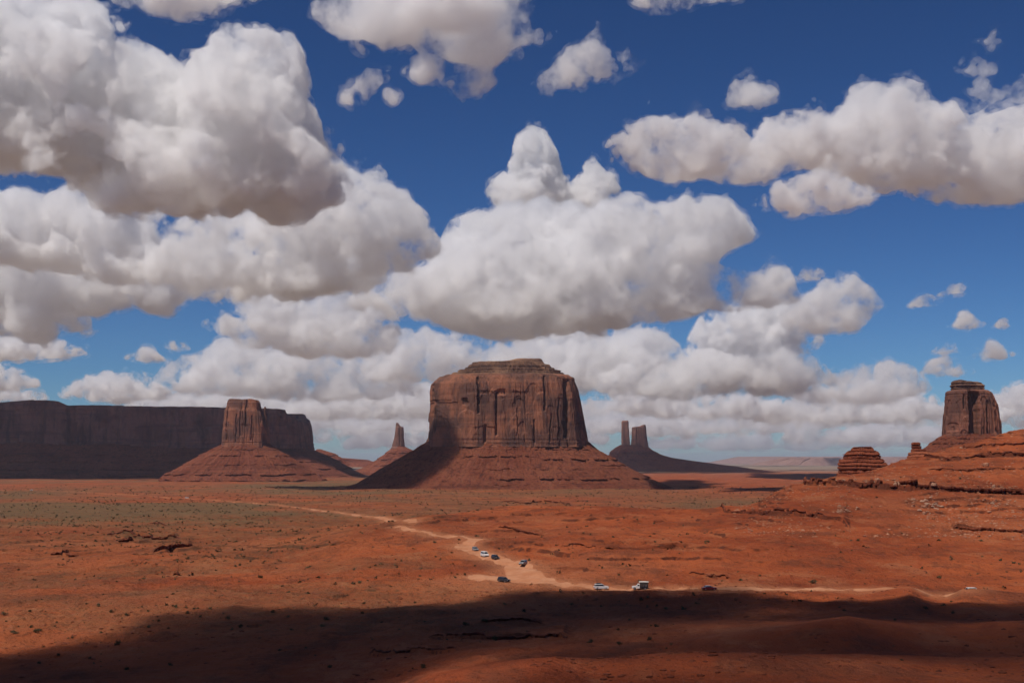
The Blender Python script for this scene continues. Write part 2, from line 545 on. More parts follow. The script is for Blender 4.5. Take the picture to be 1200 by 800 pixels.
M_GROUND = ground_mat()
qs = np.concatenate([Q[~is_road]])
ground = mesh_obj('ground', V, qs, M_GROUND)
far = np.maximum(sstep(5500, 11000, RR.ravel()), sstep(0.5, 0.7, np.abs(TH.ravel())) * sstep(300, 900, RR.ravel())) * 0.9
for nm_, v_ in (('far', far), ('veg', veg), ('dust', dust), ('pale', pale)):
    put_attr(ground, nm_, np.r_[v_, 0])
tag(ground, kind='structure')
qr = Q[is_road]
uq, inv = np.unique(qr, return_inverse=True)
road = mesh_obj('dirt_road', V[uq] + np.array([0, 0, 0.004]), inv.reshape(qr.shape), road_mat())
tag(road, kind='structure')
del TH, RR, V, Q, I, J, I2
# ------------------------------------------------------------------ buttes, mesas, towers
def rock_mat(name, light, mid, dark, varnish=0.75, strata=0.35, zs=0.05):
    t = NT(name)
    p = t.pos()
    pv = t.pos((0.030, 0.030, 0.0042))
    ph = t.pos((0.003, 0.003, zs))
    pf = t.pos((0.12, 0.12, 0.03))
    nv = t.noise(pv, 1.0, 6, 0.62)
    nb = t.noise(p, 0.012, 5, 0.6)
    nh = t.noise(ph, 1.0, 5, 0.65)
    nf = t.noise(pf, 1.0, 5, 0.68)
    col = t.mix(t.ramp(nb, 0.42, 0.58), mid, light)
    col = t.mix(t.math('MULTIPLY', t.ramp(nv, 0.47, 0.66), varnish), col, dark)
    col = t.mix(t.math('MULTIPLY', t.ramp(nh, 0.52, 0.62), strata), col, dark)
    col = t.mix(t.math('MULTIPLY', t.ramp(nf, 0.55, 0.75), 0.5), col, dark)
    h = t.math('ADD', t.math('MULTIPLY', nf, 5.0), t.math('MULTIPLY', nh, 3.0))
    return t.surface(col, 0.92, h, 0.8, 1.0, 0.1)


def talus_mat(name, light, mid, dark, green=0.0):
    t = NT(name)
    p = t.pos()
    ph = t.pos((0.002, 0.002, 0.075))
    nb = t.noise(p, 0.010, 6, 0.65)
    nm = t.noise(p, 0.07, 6, 0.78)
    nh = t.noise(ph, 1.0, 5, 0.65)
    col = t.mix(t.ramp(nb, 0.35, 0.65), mid, light)
    col = t.mix(t.math('MULTIPLY', t.ramp(nh, 0.54, 0.64), 0.45), col, dark)
    col = t.mix(t.math('MULTIPLY', t.ramp(nm, 0.50, 0.64), 0.7), col, dark)
    nr = t.noise(p, 0.20, 4, 0.7)
    col = t.mix(t.math('MULTIPLY', t.ramp(nr, 0.52, 0.62), 0.6), col, dark)
    col = t.mix(t.math('MULTIPLY', t.ramp(nr, 0.42, 0.34), 0.4), col, light)
    if green:
        col = t.mix(t.math('MULTIPLY', t.ramp(nm, 0.50, 0.30), green), col, (0.16, 0.12, 0.06))
    h = t.math('ADD', t.math('MULTIPLY', nm, 9.0), t.math('MULTIPLY', nh, 3.0))
    return t.surface(col, 0.95, h, 1.0, 1.0, 0.08)


M_CLIFF = rock_mat('red_sandstone_cliff', (0.30, 0.118, 0.066), (0.145, 0.068, 0.048), (0.055, 0.034, 0.031))
M_CAP = rock_mat('layered_cap_rock', (0.30, 0.165, 0.10), (0.13, 0.068, 0.046), (0.05, 0.03, 0.026), 0.4, 0.85, 0.16)
M_TALUS = talus_mat('red_talus', (0.27, 0.085, 0.044), (0.20, 0.055, 0.029), (0.075, 0.026, 0.018), 0.25)
M_FARCLIFF = rock_mat('far_cliff', (0.27, 0.13, 0.09), (0.19, 0.088, 0.062), (0.075, 0.042, 0.036))
M_TOWER = rock_mat('red_tower_rock', (0.34, 0.13, 0.075), (0.20, 0.085, 0.056), (0.07, 0.038, 0.032))
M_KNOLL = rock_mat('layered_red_rock', (0.33, 0.105, 0.05), (0.24, 0.066, 0.033), (0.075, 0.024, 0.016), 0.35, 0.8, 0.5)


def loft(name, d, levels, mat, parent, base, depth=0.8, p=3.2, nu=520, nv=110, disp=None, top=None, front=None, ydrift=0.0, close=True, vpow=1.0):
    """skin through horizontal sections.  levels: bottom to top (row, left px, right px) at distance d; depth = depth / width"""
    k = d / F
    lv = np.array(levels, float)
    zz = ZC - (lv[:, 0] - HY) * k
    xl, xr = (lv[:, 1] - 600) * k, (lv[:, 2] - 600) * k
    par = np.r_[0, np.cumsum(np.hypot(np.diff(zz), np.maximum(np.abs(np.diff(xl)), np.abs(np.diff(xr))) * 0.6) + 1e-3)]
    v = np.linspace(0, 1, nv) ** vpow * par[-1]
    z, l, r = np.interp(v, par, zz), np.interp(v, par, xl), np.interp(v, par, xr)
    # outline, denser on the side that is seen (negative y)
    tt = np.linspace(0, 2 * math.pi, 4000)
    sx = np.sign(np.cos(tt)) * np.abs(np.cos(tt)) ** (2 / p)
    sy = np.sign(np.sin(tt)) * np.abs(np.sin(tt)) ** (2 / p)
    wgt = np.hypot(np.gradient(sx), np.gradient(sy) * depth) * np.where(sy > 0.25, 0.3, 1.0) + 1e-6
    cum = np.cumsum(wgt)
    tq = np.interp(np.linspace(0, cum[-1], nu, endpoint=False), cum, tt)
    sx = np.sign(np.cos(tq)) * np.abs(np.cos(tq)) ** (2 / p)
    sy = np.sign(np.sin(tq)) * np.abs(np.sin(tq)) ** (2 / p)
    hw0 = (r - l) / 2
    cx = (l + r) / 2
    hd = hw0 * depth if front is None else np.interp(v, par, np.array(front) * k)
    X = cx[None] + sx[:, None] * hw0[None]
    Y = d + sy[:, None] * hd[None] + ydrift
    Z = np.repeat(z[None], nu, 0)
    nx, ny = np.sign(sx) * np.abs(sx) ** (p - 1) / hw0.max(), np.sign(sy) * np.abs(sy) ** (p - 1) / max(hd.max(), 1e-3)
    nn = np.hypot(nx, ny) + 1e-9
    nx, ny = (nx / nn)[:, None], (ny / nn)[:, None]
    s = np.r_[0, np.cumsum(np.hypot(np.diff(X[:, 0]), np.diff(Y[:, 0])))][:, None]
    if top is not None:
        tz = ZC - (np.interp(600 + X / k, [a for a, b in top], [b for a, b in top]) - HY) * k
        f = (Z - zz[0]) / (zz[-1] - zz[0])
        Z = zz[0] + f * (tz - zz[0])
    if disp is not None:
        px, py = 600 + X / k, HY + (ZC - Z) / k
        D, dz = disp(X, Y, Z, px, py, s + 0 * Z)
        X = X + nx * D
        Y = Y + ny * D
        Z = Z + dz
    vv = np.stack([X, Y, Z], -1).reshape(-1, 3)
    I, J = np.meshgrid(np.arange(nu), np.arange(nv - 1), indexing='ij')
    I2 = (I + 1) % nu
    q = np.stack([I * nv + J, I2 * nv + J, I2 * nv + J + 1, I * nv + J + 1], -1).reshape(-1, 4)
    if close:     # a top of shrinking rings with a little relief
        ring = np.arange(nu) * nv + nv - 1
        cxy = vv[ring].mean(0)
        prev = ring
        for sc in (0.8, 0.5, 0.2):
            nxt = cxy + (vv[ring] - cxy) * sc
            nxt[:, 2] = vv[ring][:, 2] * sc + cxy[2] * (1 - sc) + (fbm(nxt[:, 0], nxt[:, 1], 60, 3, 0.5, 8) * 2.0)
            ids = np.arange(len(vv), len(vv) + nu)
            vv = np.concatenate([vv, nxt])
            a = np.arange(nu)
            b = (a + 1) % nu
            q = np.concatenate([q, np.stack([prev[a], prev[b], ids[b], ids[a]], -1)])
            prev = ids
        vv = np.concatenate([vv, [cxy]])
        c = len(vv) - 1
        a = np.arange(0, nu - 1, 2)
        q = np.concatenate([q, np.stack([prev[a], prev[a + 1], prev[(a + 2) % nu], np.full(len(a), c)], -1)])
    return mesh_obj(name, vv - np.array(base), q, mat, parent)


def slabs(px, py, rng, x0, x1, ytop, ybot, n, wlo, whi):
    """vertical slabs and alcoves: sharp sided plates standing out of, or sunk into, the wall (unit: reference px)"""
    D = np.zeros_like(px)
    wav = 1.2 * vnoise(px / 9, py / 16, 5) + 0.5 * vnoise(px / 3, py / 7, 6)
    for _ in range(n):
        c, w = rng.uniform(x0, x1), rng.uniform(wlo, whi)
        t = rng.uniform(ytop, ybot - 8) if rng.rand() < 0.65 else ytop - 5
        b = ybot + 5 if rng.rand() < 0.7 else min(ybot, t + rng.uniform(10, 40))
        u = np.abs(px + wav - c) / w
        arch = t + np.clip(u, 0, 1.2) ** 2.2 * w * 1.1
        m = sstep(1.06, 0.97, u) * sstep(-0.6, 0.9, py - arch + wav * 0.5) * sstep(-0.6, 0.9, b - py + wav)
        D += m * rng.choice([-1, 1], p=[0.45, 0.55]) * rng.uniform(0.35, 1.2)
    return D


def cracks(px, py, lst):
    D = np.zeros_like(px)
    for cx, w, y0, y1, dep in lst:
        wav = 0.9 * vnoise(py / 9, 0 * py, int(cx)) + 0.35 * vnoise(py / 3, 0 * py, int(cx) + 3)
        D -= dep * sstep(w * 1.15 + .25, w * 0.75, np.abs(px + wav - cx)) * sstep(y0 - 1.5, y0 + 1.5, py) * sstep(y1 + 1.5, y1 - 1.5, py)
    return D


def cliff_disp(k, seed, x0, x1, ytop, ybot, nslab=60, wr=(3, 12), crk=(), amp=1.0, cap=None, flute=1.0):
    rng = np.random.RandomState(seed)

    def f(X, Y, Z, px, py, s):
        r = s / k       # perimeter in reference px
        D = amp * 0.85 * slabs(px + (Y - Y.min()) / k * 0.7, py, rng, x0 - 10, x1 + 25, ytop, ybot, nslab, *wr)
        D += flute * amp * (0.7 * fbm(r, py * 0.10, 16, 4, 0.55, seed, ridge=True) + 0.35 * fbm(r, py * 0.16, 4, 3, 0.6, seed + 9, ridge=True))
        D += amp * 0.35 * fbm(r, py, 7, 4, 0.6, seed + 4)
        D += cracks(px, py, crk)
        # thin bedding near the rim and the foot
        bed = vnoise(py / 1.3, 0 * py + seed, 3) * 0.5 + vnoise(py / 3.1, 0 * py + seed, 5) * 0.5
        D += 0.8 * amp * bed * (sstep(ytop + 9, ytop + 2, py) + sstep(ybot - 8, ybot - 2, py))
        return D * k, 0 * Z + 0.6 * k * fbm(px, py, 6, 3, 0.5, seed + 2) * sstep(ytop + 8, ytop, py)
    return f


def talus_disp(k, seed, ledges, amp=1.0, gully=1.0):
    """ledges: (row, strength px, px range)"""
    def f(X, Y, Z, px, py, s):
        r = s / k
        D = gully * amp * (3.2 * fbm(r, py * 0.10, 26, 5, 0.55, seed, ridge=True) - 1.2) * sstep(0, 14, py - py.min() + 2)
        D += amp * (1.0 * fbm(X / k, (Y + Z * 2) / k, 7, 5, 0.7, seed + 3) + 0.6 * fbm(r, py * 0.5, 3.5, 3, 0.6, seed + 5, ridge=True))
        dz = 0 * Z
        for row, st, a, b in ledges:
            m = sstep(-0.12, 0.22, fbm(r, 0 * r, 20, 5, 0.65, seed + int(row)) + 0.08) * sstep(a - 12, a + 6, px) * sstep(b + 12, b - 6, px)
            rw = row + 1.7 * fbm(r, 0 * r, 16, 5, 0.65, seed + int(row) + 1)
            t = py - rw
            D += m * st * (sstep(-4.5, -0.9, t) * sstep(0.15, -0.1, t) * 0.9 - sstep(-0.1, 0.2, t) * sstep(2.6, 0.9, t) * 0.6)
        return D * k, dz
    return f


def foot(px, d, row):
    return ((px - 600) / F * d, d, ZC - (row - HY) / F * d)


# ---- the great flat topped butte in the middle
D1 = 2800
k1 = D1 / F
b = foot(595, D1, 574)
t = empty('rock_butte', b, 'huge flat topped red sandstone butte standing alone in the middle of the plain', 'butte', 'sandstone buttes')
loft('cliff_wall', D1, [(524, 500.2, 689.5), (519, 501, 688.6), (510, 502, 686.8), (498, 503.2, 684.4), (487, 504.4, 682.6), (470, 505.4, 679.6), (459, 506, 677.2), (452, 507, 674.8), (447.5, 511, 673.2), (444, 517, 671.6), (441.5, 521, 667)],
     M_CLIFF, t, b, 0.75, 3.0, 760, 150,
     cliff_disp(k1, 4, 500, 690, 442, 520, 75, (3, 13), [
         (660.8, 3.1, 448, 514, 7.5), (561.8, 1.2, 446, 476, 4.5), (562.6, 1.6, 468, 487, 4), (582.0, 1.0, 462, 511, 4.0), (588, 4.5, 460, 466, 3.5), (512.8, 0.8, 452, 508, 3.5), (569.8, 1.2, 500, 519, 4),
         (625, 0.8, 494, 520, 3), (636.5, 1.4, 444, 484, 3.2), (643, 0.7, 488, 518, 2.5), (548, 3.0, 470, 477, 3), (502.5, 1.6, 494, 520, 2.5), (652, 0.7, 470, 516, 2), (606, 0.5, 480, 512, 1.5)]))
loft('cap_rock', D1, [(447, 513, 672.8), (443.0, 514, 672.6), (442.8, 521, 668), (440.2, 522, 667), (440.0, 529, 661), (437.6, 530, 660.4), (437.4, 537, 656.6), (434.4, 538, 655.8), (434.2, 544.5, 650), (431.6, 545.4, 649.2), (431.4, 549, 645), (428.2, 550, 643.6), (428, 553, 638), (425.4, 554, 637)],
     M_CAP, t, b, 0.7, 2.6, 560, 90,
     lambda X, Y, Z, px, py, s: ((0.8 * vnoise(py / 1.15, 0 * py, 3) + 2.2 * fbm(s / k1, py * 0.5, 13, 5, 0.68, 12)) * k1, 0.7 * k1 * fbm(px, py, 14, 4, 0.6, 31) * sstep(446, 438, py)))
loft('summit_ledge', D1, [(428.5, 553, 636), (426.5, 557, 635.5), (425.8, 566, 635.8), (423.6, 585, 636.2), (421.8, 598, 635.6), (420.4, 606, 633)],
     M_CAP, t, b, 0.5, 2.4, 420, 34,
     lambda X, Y, Z, px, py, s: ((1.1 * vnoise(py / 0.9, 0 * py, 9) + 1.0 * fbm(s / k1, py * 0.6, 9, 4, 0.6, 19)) * k1, 0.5 * k1 * fbm(px, py, 10, 4, 0.6, 37)))
loft('talus_slope', D1, [(582, 368, 812), (576, 384, 800), (571, 403, 783), (565.5, 421, 772), (559, 432, 757), (549, 448, 738), (540, 464, 722), (533, 476, 710), (526, 488, 698), (518.5, 499, 690.5), (515, 505, 686)],
     M_TALUS, t, b, 0.7, 2.5, 760, 170,
     talus_disp(k1, 7, [(538.5, 3.4, 640, 735), (535, 2.0, 540, 620), (559.5, 3.4, 590, 768), (571, 3.4, 610, 800), (549, 1.0, 560, 700), (527, 1.2, 600, 690), (566, 1.0, 520, 640), (545, 1.2, 690, 740)]), close=False)

# ---- the butte with a thumb at left
D2 = 3900
k2 = D2 / F
b = foot(290, D2, 567)
t = empty('rock_butte', b, 'blocky sandstone tower with thin thumb spire on a red skirt before the long mesa', 'butte', 'sandstone buttes')
loft('cliff_wall', D2, [(524, 262.5, 314.8), (518, 263.2, 313.6), (505, 263.8, 313.0), (494, 264.2, 312.2), (481, 264.4, 309.6), (478, 266, 306), (474, 267.2, 305), (469.5, 268, 303.8), (467.8, 269.5, 303)],
     M_CLIFF, t, b, 0.85, 3.4, 420, 120,
     cliff_disp(k2, 14, 262, 315, 469, 520, 34, (2, 7), [(292.2, 0.6, 469, 500, 2.6), (270, 0.6, 478, 516, 2), (281, 0.5, 486, 519, 1.6), (286, 0.5, 476, 512, 1.5), (299, 0.6, 488, 516, 1.6)], amp=0.8),
     top=[(262, 468.6), (274, 467.6), (283, 467.8), (286, 469.6), (289, 468.2), (297, 467.6), (302, 469), (306, 474), (309, 482), (315, 483)])
loft('thumb_spire', D2, [(524, 309.0, 315.2), (500, 309.4, 313.8), (490, 309.6, 312.8), (484, 309.6, 312.3), (479, 309.3, 311.9), (476.6, 309.8, 311.6)], M_CLIFF, t, (b[0], b[1], b[2]), 1.2, 2.4, 80, 60,
     lambda X, Y, Z, px, py, s: (0.35 * k2 * fbm(s / k2, py, 4, 4, 0.6, 3), 0 * Z))
loft('talus_slope', D2, [(573, 172, 404), (568, 184, 396), (563, 190, 384), (557, 193, 372), (553, 201, 366), (547, 212, 357), (540, 224, 348), (531, 240, 333), (525, 252, 322), (519.5, 262, 314.6), (516, 267, 310)],
     M_TALUS, t, b, 0.75, 2.3, 560, 130,
     talus_disp(k2, 17, [(555.2, 2.2, 200, 380), (562, 2.0, 180, 388), (534, 1.6, 240, 345), (544, 1.1, 220, 350), (527, 1.0, 250, 330)], 0.9), close=False)

# ---- the long dark mesa at left
D3 = 5200
k3 = D3 / F
b = foot(100, D3, 560)
t = empty('rock_mesa', b, 'long dark mesa with a level top filling the left horizon', 'mesa')
topl = [(-500, 481), (-60, 480), (0, 479.2), (33, 479.4), (50, 477.6), (68, 475.6), (80, 473.8), (96, 474.4), (107, 475), (114, 478), (120, 481), (128, 480.8), (134, 479.2), (150, 479.4), (200, 480.6), (260, 481), (340, 482), (346, 482.6), (349, 488), (353, 490), (356, 494.5), (359, 496), (364, 498)]
loft('cliff_wall', D3, [(526, -520, 361), (520, -519, 360.5), (508, -518, 360), (498, -517, 359.4), (490, -516, 359), (484, -515, 358), (481, -514, 357), (479, -513, 356)], M_FARCLIFF, t, b, 0.35, 5.0, 900, 90, front=[110, 109, 108, 107, 106, 105, 104, 103], disp=
     cliff_disp(k3, 24, -300, 362, 480, 522, 150, (2, 12), [(x, 0.6, 484, 520, 2.5) for x in (18, 47, 66, 92, 118, 127, 160, 188, 232, 330, 344)] + [(124, 2.5, 478, 522, 3.5)], amp=1.5), top=topl)
loft('talus_slope', D3, [(568, -640, 470), (562, -620, 440), (556, -600, 420), (549, -585, 407), (541, -560, 394), (533, -540, 378), (527, -525, 364), (521, -517, 360), (517, -512, 355)], M_TALUS, t, b, 0.5, 3.5, 900, 110, front=[190, 178, 166, 155, 145, 134, 122, 111, 106], disp=
     talus_disp(k3, 27, [(534, 1.6, -400, 380), (541, 1.8, -400, 400), (549, 1.8, -400, 410), (556, 1.6, -400, 430)], 0.9), close=False)

# ---- the low pink mesas seen past its right end
for lab, d, lv in (('low pink mesa shoulder just past the right end of the long dark mesa', 6900, [(545, 352, 412), (540, 360, 404), (535, 366, 398), (531, 368, 391), (527.5, 370, 380), (526, 372, 376)]),
                   ('far low reddish bench between thumb butte skirt and slender spire', 8200, [(547, 380, 470), (543, 384, 450), (540.5, 388, 437), (538.5, 390, 430), (536.0, 391, 398), (535.2, 392, 396)])):
    b = foot((lv[0][1] + lv[0][2]) / 2, d, 546)
    kk = d / F
    o = loft('low_mesa', d, lv, M_TALUS, None, (0, 0, 0), 0.6, 2.6, 260, 60, talus_disp(kk, int(d) % 97, [(534, 1.0, 350, 440), (539, 1.0, 350, 460)], 0.5))
    tag(o, lab, 'mesa')

# ---- slender spire left of the great butte
D4 = 6200
k4 = D4 / F
b = foot(466, D4, 552)
t = empty('rock_butte', b, 'slender pointed rock spire on a dark cone just left of the great butte', 'butte', 'sandstone buttes')
loft('rock_spire', D4, [(526, 458.5, 474.5), (522.5, 460, 473.6), (516, 461.2, 473.2), (509, 462.6, 473), (503, 463.2, 472.8), (500.3, 463.5, 472.4), (499, 463.7, 469), (496.5, 463.8, 467.2), (495, 464, 465.8)], M_FARCLIFF, t, b, 0.8, 2.8, 160, 70,
     cliff_disp(k4, 34, 458, 475, 495, 524, 10, (1.5, 4), [(468.5, 0.4, 499, 522, 1.2)], amp=0.55))
loft('talus_slope', D4, [(556, 405, 520), (551, 416, 508), (548, 424, 500), (543, 433, 496), (537, 443, 491), (531, 451, 487.5), (528, 455, 485), (524.5, 459.5, 477), (522, 462, 473)], M_TALUS, t, b, 0.8, 2.2, 300, 80,
     talus_disp(k4, 37, [(531, 1.0, 440, 490), (538, 1.2, 430, 495), (545, 1.0, 420, 500)], 0.6), close=False)

# ---- twin towers right of the great butte
D5 = 7400
k5 = D5 / F
b = foot(745, D5, 548)
t = empty('rock_butte', b, 'pair of tall square rock towers on a long dark slope right of the great butte', 'butte', 'sandstone buttes')
loft('rock_tower', D5, [(526, 728.0, 739.4), (521, 728.2, 738.4), (512, 728.3, 737.6), (500, 728.4, 736.8), (494, 728.6, 736.4), (492.6, 729.2, 736)], M_FARCLIFF, t, b, 0.9, 3.2, 110, 70,
     cliff_disp(k5, 44, 727, 740, 493, 525, 8, (1.2, 3), (), amp=0.4))
loft('rock_tower', D5, [(528, 739.4, 760.6), (524, 740, 759.8), (514, 740.4, 758.2), (505, 740.6, 757.2), (500.5, 740.8, 756.6), (498.6, 741, 756.2)], M_FARCLIFF, t, b, 0.8, 3.2, 180, 70,
     cliff_disp(k5, 47, 739, 761, 499, 527, 12, (1.2, 4), [(745.4, 0.6, 498, 524, 1.8)], amp=0.45), top=[(739, 500.6), (744.5, 500), (746, 501.4), (747, 499.8), (752, 499.6), (753.2, 498.6), (754.6, 497.4), (756.4, 498.2), (761, 502)])
loft('talus_slope', D5, [(552, 690, 905), (549, 698, 880), (546, 704, 862), (543.5, 708, 840), (541, 710, 822), (538.5, 711, 803), (535.8, 712.5, 786), (532, 714, 774), (528, 717, 766), (524.5, 721, 761), (521, 727, 757)], M_TALUS, t, b, 0.55, 2.3, 320, 80,
     talus_disp(k5, 49, [(531, 0.8, 710, 780), (539, 1.0, 705, 830), (544, 0.8, 700, 860)], 0.5), close=False)

# ---- the dark tower at right
D6 = 2300
k6 = D6 / F
b = foot(1137, D6, 530)
t = empty('rock_butte', b, 'tall dark tower butte with a notched cap rising behind the red ridge at right', 'butte', 'sandstone buttes')
loft('cliff_wall', D6, [(524, 1106, 1169), (512, 1106.8, 1168.4), (500, 1107.2, 1168), (490, 1108.2, 1167.2), (480, 1108.8, 1165.8), (470, 1109.6, 1162.6), (463, 1110.4, 1160), (459, 1111.6, 1157.6), (457.2, 1114, 1155)], M_TOWER, t, b, 0.8, 3.0, 520, 130,
     cliff_disp(k6, 54, 1106, 1169, 458, 514, 36, (2.5, 8), [(1133, 5.6, 460, 515, 15), (1129, 2.0, 458, 515, 4), (1122, 0.8, 464, 480, 3), (1149, 1.0, 470, 513, 3.5), (1161, 0.7, 476, 512, 2.5), (1144, 0.7, 490, 512, 2)], amp=1.1))
loft('cap_rock', D6, [(459, 1115, 1156), (457.3, 1116, 1154.5), (456, 1116.2, 1151.6), (452, 1116.4, 1151.8), (449.4, 1116.8, 1151.4), (447.6, 1117.4, 1148.5), (446.4, 1119.5, 1146)], M_CAP, t, b, 0.7, 3.0, 260, 40,
     lambda X, Y, Z, px, py, s: ((1.1 * vnoise(py / 1.1, 0 * py, 13) + 2.4 * fbm(s / k6, py * 0.5, 7, 5, 0.7, 15)) * k6, 0 * Z),
     top=[(1114, 446.5), (1119, 445.4), (1123.5, 446.2), (1126, 448.2), (1133, 447.4), (1140, 448.2), (1147, 448), (1152, 450), (1157, 452)])
loft('rock_pinnacle', D6, [(516, 1164, 1169), (500, 1165, 1168.6), (490, 1165.2, 1168), (483, 1165.4, 1167.6), (480, 1165.8, 1167.2)], M_CLIFF, t, b, 1.0, 2.4, 70, 40,
     lambda X, Y, Z, px, py, s: (0.5 * k6 * fbm(s / k6, py, 4, 4, 0.6, 3), 0 * Z))
loft('talus_slope', D6, [(560, 1040, 1240), (540, 1066, 1215), (525, 1086, 1195), (518, 1095, 1182), (512, 1103, 1172), (508, 1110, 1166)], M_TALUS, t, b, 0.8, 2.3, 360, 70,
     talus_disp(k6, 57, [(514, 1.6, 1080, 1190), (520, 1.6, 1080, 1190)], 1.3), close=False)

# ---- far pale mesas on the horizon
M_PALE = talus_mat('far_pale_rock', (0.38, 0.22, 0.17), (0.28, 0.15, 0.115), (0.17, 0.10, 0.08))
for lab, d, lv in (('far pale pink mesa on the horizon between twin towers and layered knoll', 21000, [(546, 872, 1004), (543.5, 884, 996), (541, 895, 990), (539.0, 903, 986), (537.0, 915, 984), (536.2, 918, 982)]),
                   ('far blue level mesa on the horizon behind the pale pink one', 34000, [(544, 820, 1100), (541, 835, 1080), (538, 850, 1070), (535.6, 862, 1062), (535.0, 866, 1060)]),
                   ('far pale bench on the horizon at the foot of the right ridge', 24000, [(545, 1024, 1090), (541, 1030, 1080), (538, 1036, 1070), (536.4, 1040, 1062)])):
    kk = d / F
    o = loft('far_mesa', d, lv, M_PALE, None, (0, 0, 0), 0.4, 3.0, 320, 40, lambda X, Y, Z, px, py, s: (1.6 * kk * fbm(s / kk, py * 0.3, 9, 4, 0.6, int(d) % 91, ridge=True), 0.35 * kk * fbm(px, py, 12, 3, 0.5, 3)))
    tag(o, lab, 'mesa')

# ---- layered knoll and hoodoo on the red ridge
def ledge_disp(kk, seed, per, amp):
    def f(X, Y, Z, px, py, s):
        w = py / per + 0.35 * fbm(s / kk, 0 * s, 30, 3, 0.5, seed)
        fr = w - np.floor(w)
        lay = vnoise(np.floor(w) * 1.7, 0 * w, seed)
        D = amp * (0.9 * sstep(0.0, 0.25, fr) * sstep(1.0, 0.75, fr) + 0.8 * lay + 0.9 * fbm(s / kk, np.floor(w) * 3.1, 5, 4, 0.65, seed + 2) + 0.35 * fbm(s / kk, py, 2.5, 3, 0.6, seed + 3))
        return D * kk, 0.4 * kk * fbm(px, py, 5, 3, 0.5, seed)
    return f


d = 900.0
o = loft('rock_knoll', d, [(566, 981, 1046), (559, 983.5, 1043), (552, 984.5, 1040), (546, 985.5, 1037), (542.5, 986, 1034), (538, 987.5, 1031), (537.5, 990, 1030), (532, 991, 1027.5), (531.5, 994, 1026), (528, 996, 1024.5), (527.5, 1000, 1022), (524.2, 1001.5, 1020), (523.4, 1004, 1018)],
         M_KNOLL, None, (0, 0, 0), 0.8, 2.8, 420, 150, ledge_disp(d / F, 63, 4.3, 2.2))
tag(o, 'dark layered red rock knoll at the left end of the ridge', 'rock knoll')
d = 905.0
o = loft('rock_hoodoo', d, [(544, 1062, 1100), (534, 1065, 1094), (530, 1066.5, 1089), (529.6, 1068, 1085), (526, 1068.8, 1083), (525.6, 1069.6, 1078.5), (522.4, 1069.2, 1078), (522, 1070, 1076.6), (519, 1069.6, 1076.4), (518.2, 1070.6, 1075.4)], M_KNOLL, None, (0, 0, 0), 0.8, 2.4, 160, 70, ledge_disp(d / F, 66, 3.6, 1.1))
tag(o, 'small knobby hoodoo rock perched on the ridge crest below the dark tower', 'hoodoo')
# ------------------------------------------------------------------ rock ledges with undercut lips
M_LEDGE = rock_mat('ledge_rock', (0.27, 0.08, 0.038), (0.19, 0.052, 0.026), (0.06, 0.020, 0.014), 0.3, 0.6, 0.9)
LEDGE_LABEL = {
    'main': 'longest dark undercut ledge crossing the red ridge at right', 'lower': 'thin dark ledge along the crest of the red rise right of centre',
    'butte': 'dark ledge on the crest of the red rise in front of the great butte', 'right': 'dark ledge near the right edge below the ridge',
    'upper': 'ledge band high on the ridge below the hoodoo', 'crest': 'topmost ledge band of the ridge under the dark tower',
    'mid': 'faint thin ledge halfway up the ridge near the right edge', 'left_a': 'long thin dark ledge on the left plain',
    'left_b': 'short block of dark rock ledge just under the long thin one on the left plain', 'left_c': 'slanting dark ledge nearest to the viewer of the left plain group',
    'left_d': 'small dark ledge farthest back on the left plain', 'left_e': 'low broken ledge near the left edge', 'left_f': 'short dark ledge alone on the red ground at lower left',
    'sun_a': 'low red ledge on the slope above the winding road', 'sun_b': 'low red ledge on the slope right of the winding road', 'sun_c': 'low red ledge beside the road behind the dark red car',
    'shade_a': 'longest shaded ledge in the dark foreground', 'shade_b': 'shaded ledge farther back in the dark foreground', 'shade_c': 'shaded ledge at the left of the dark foreground'}


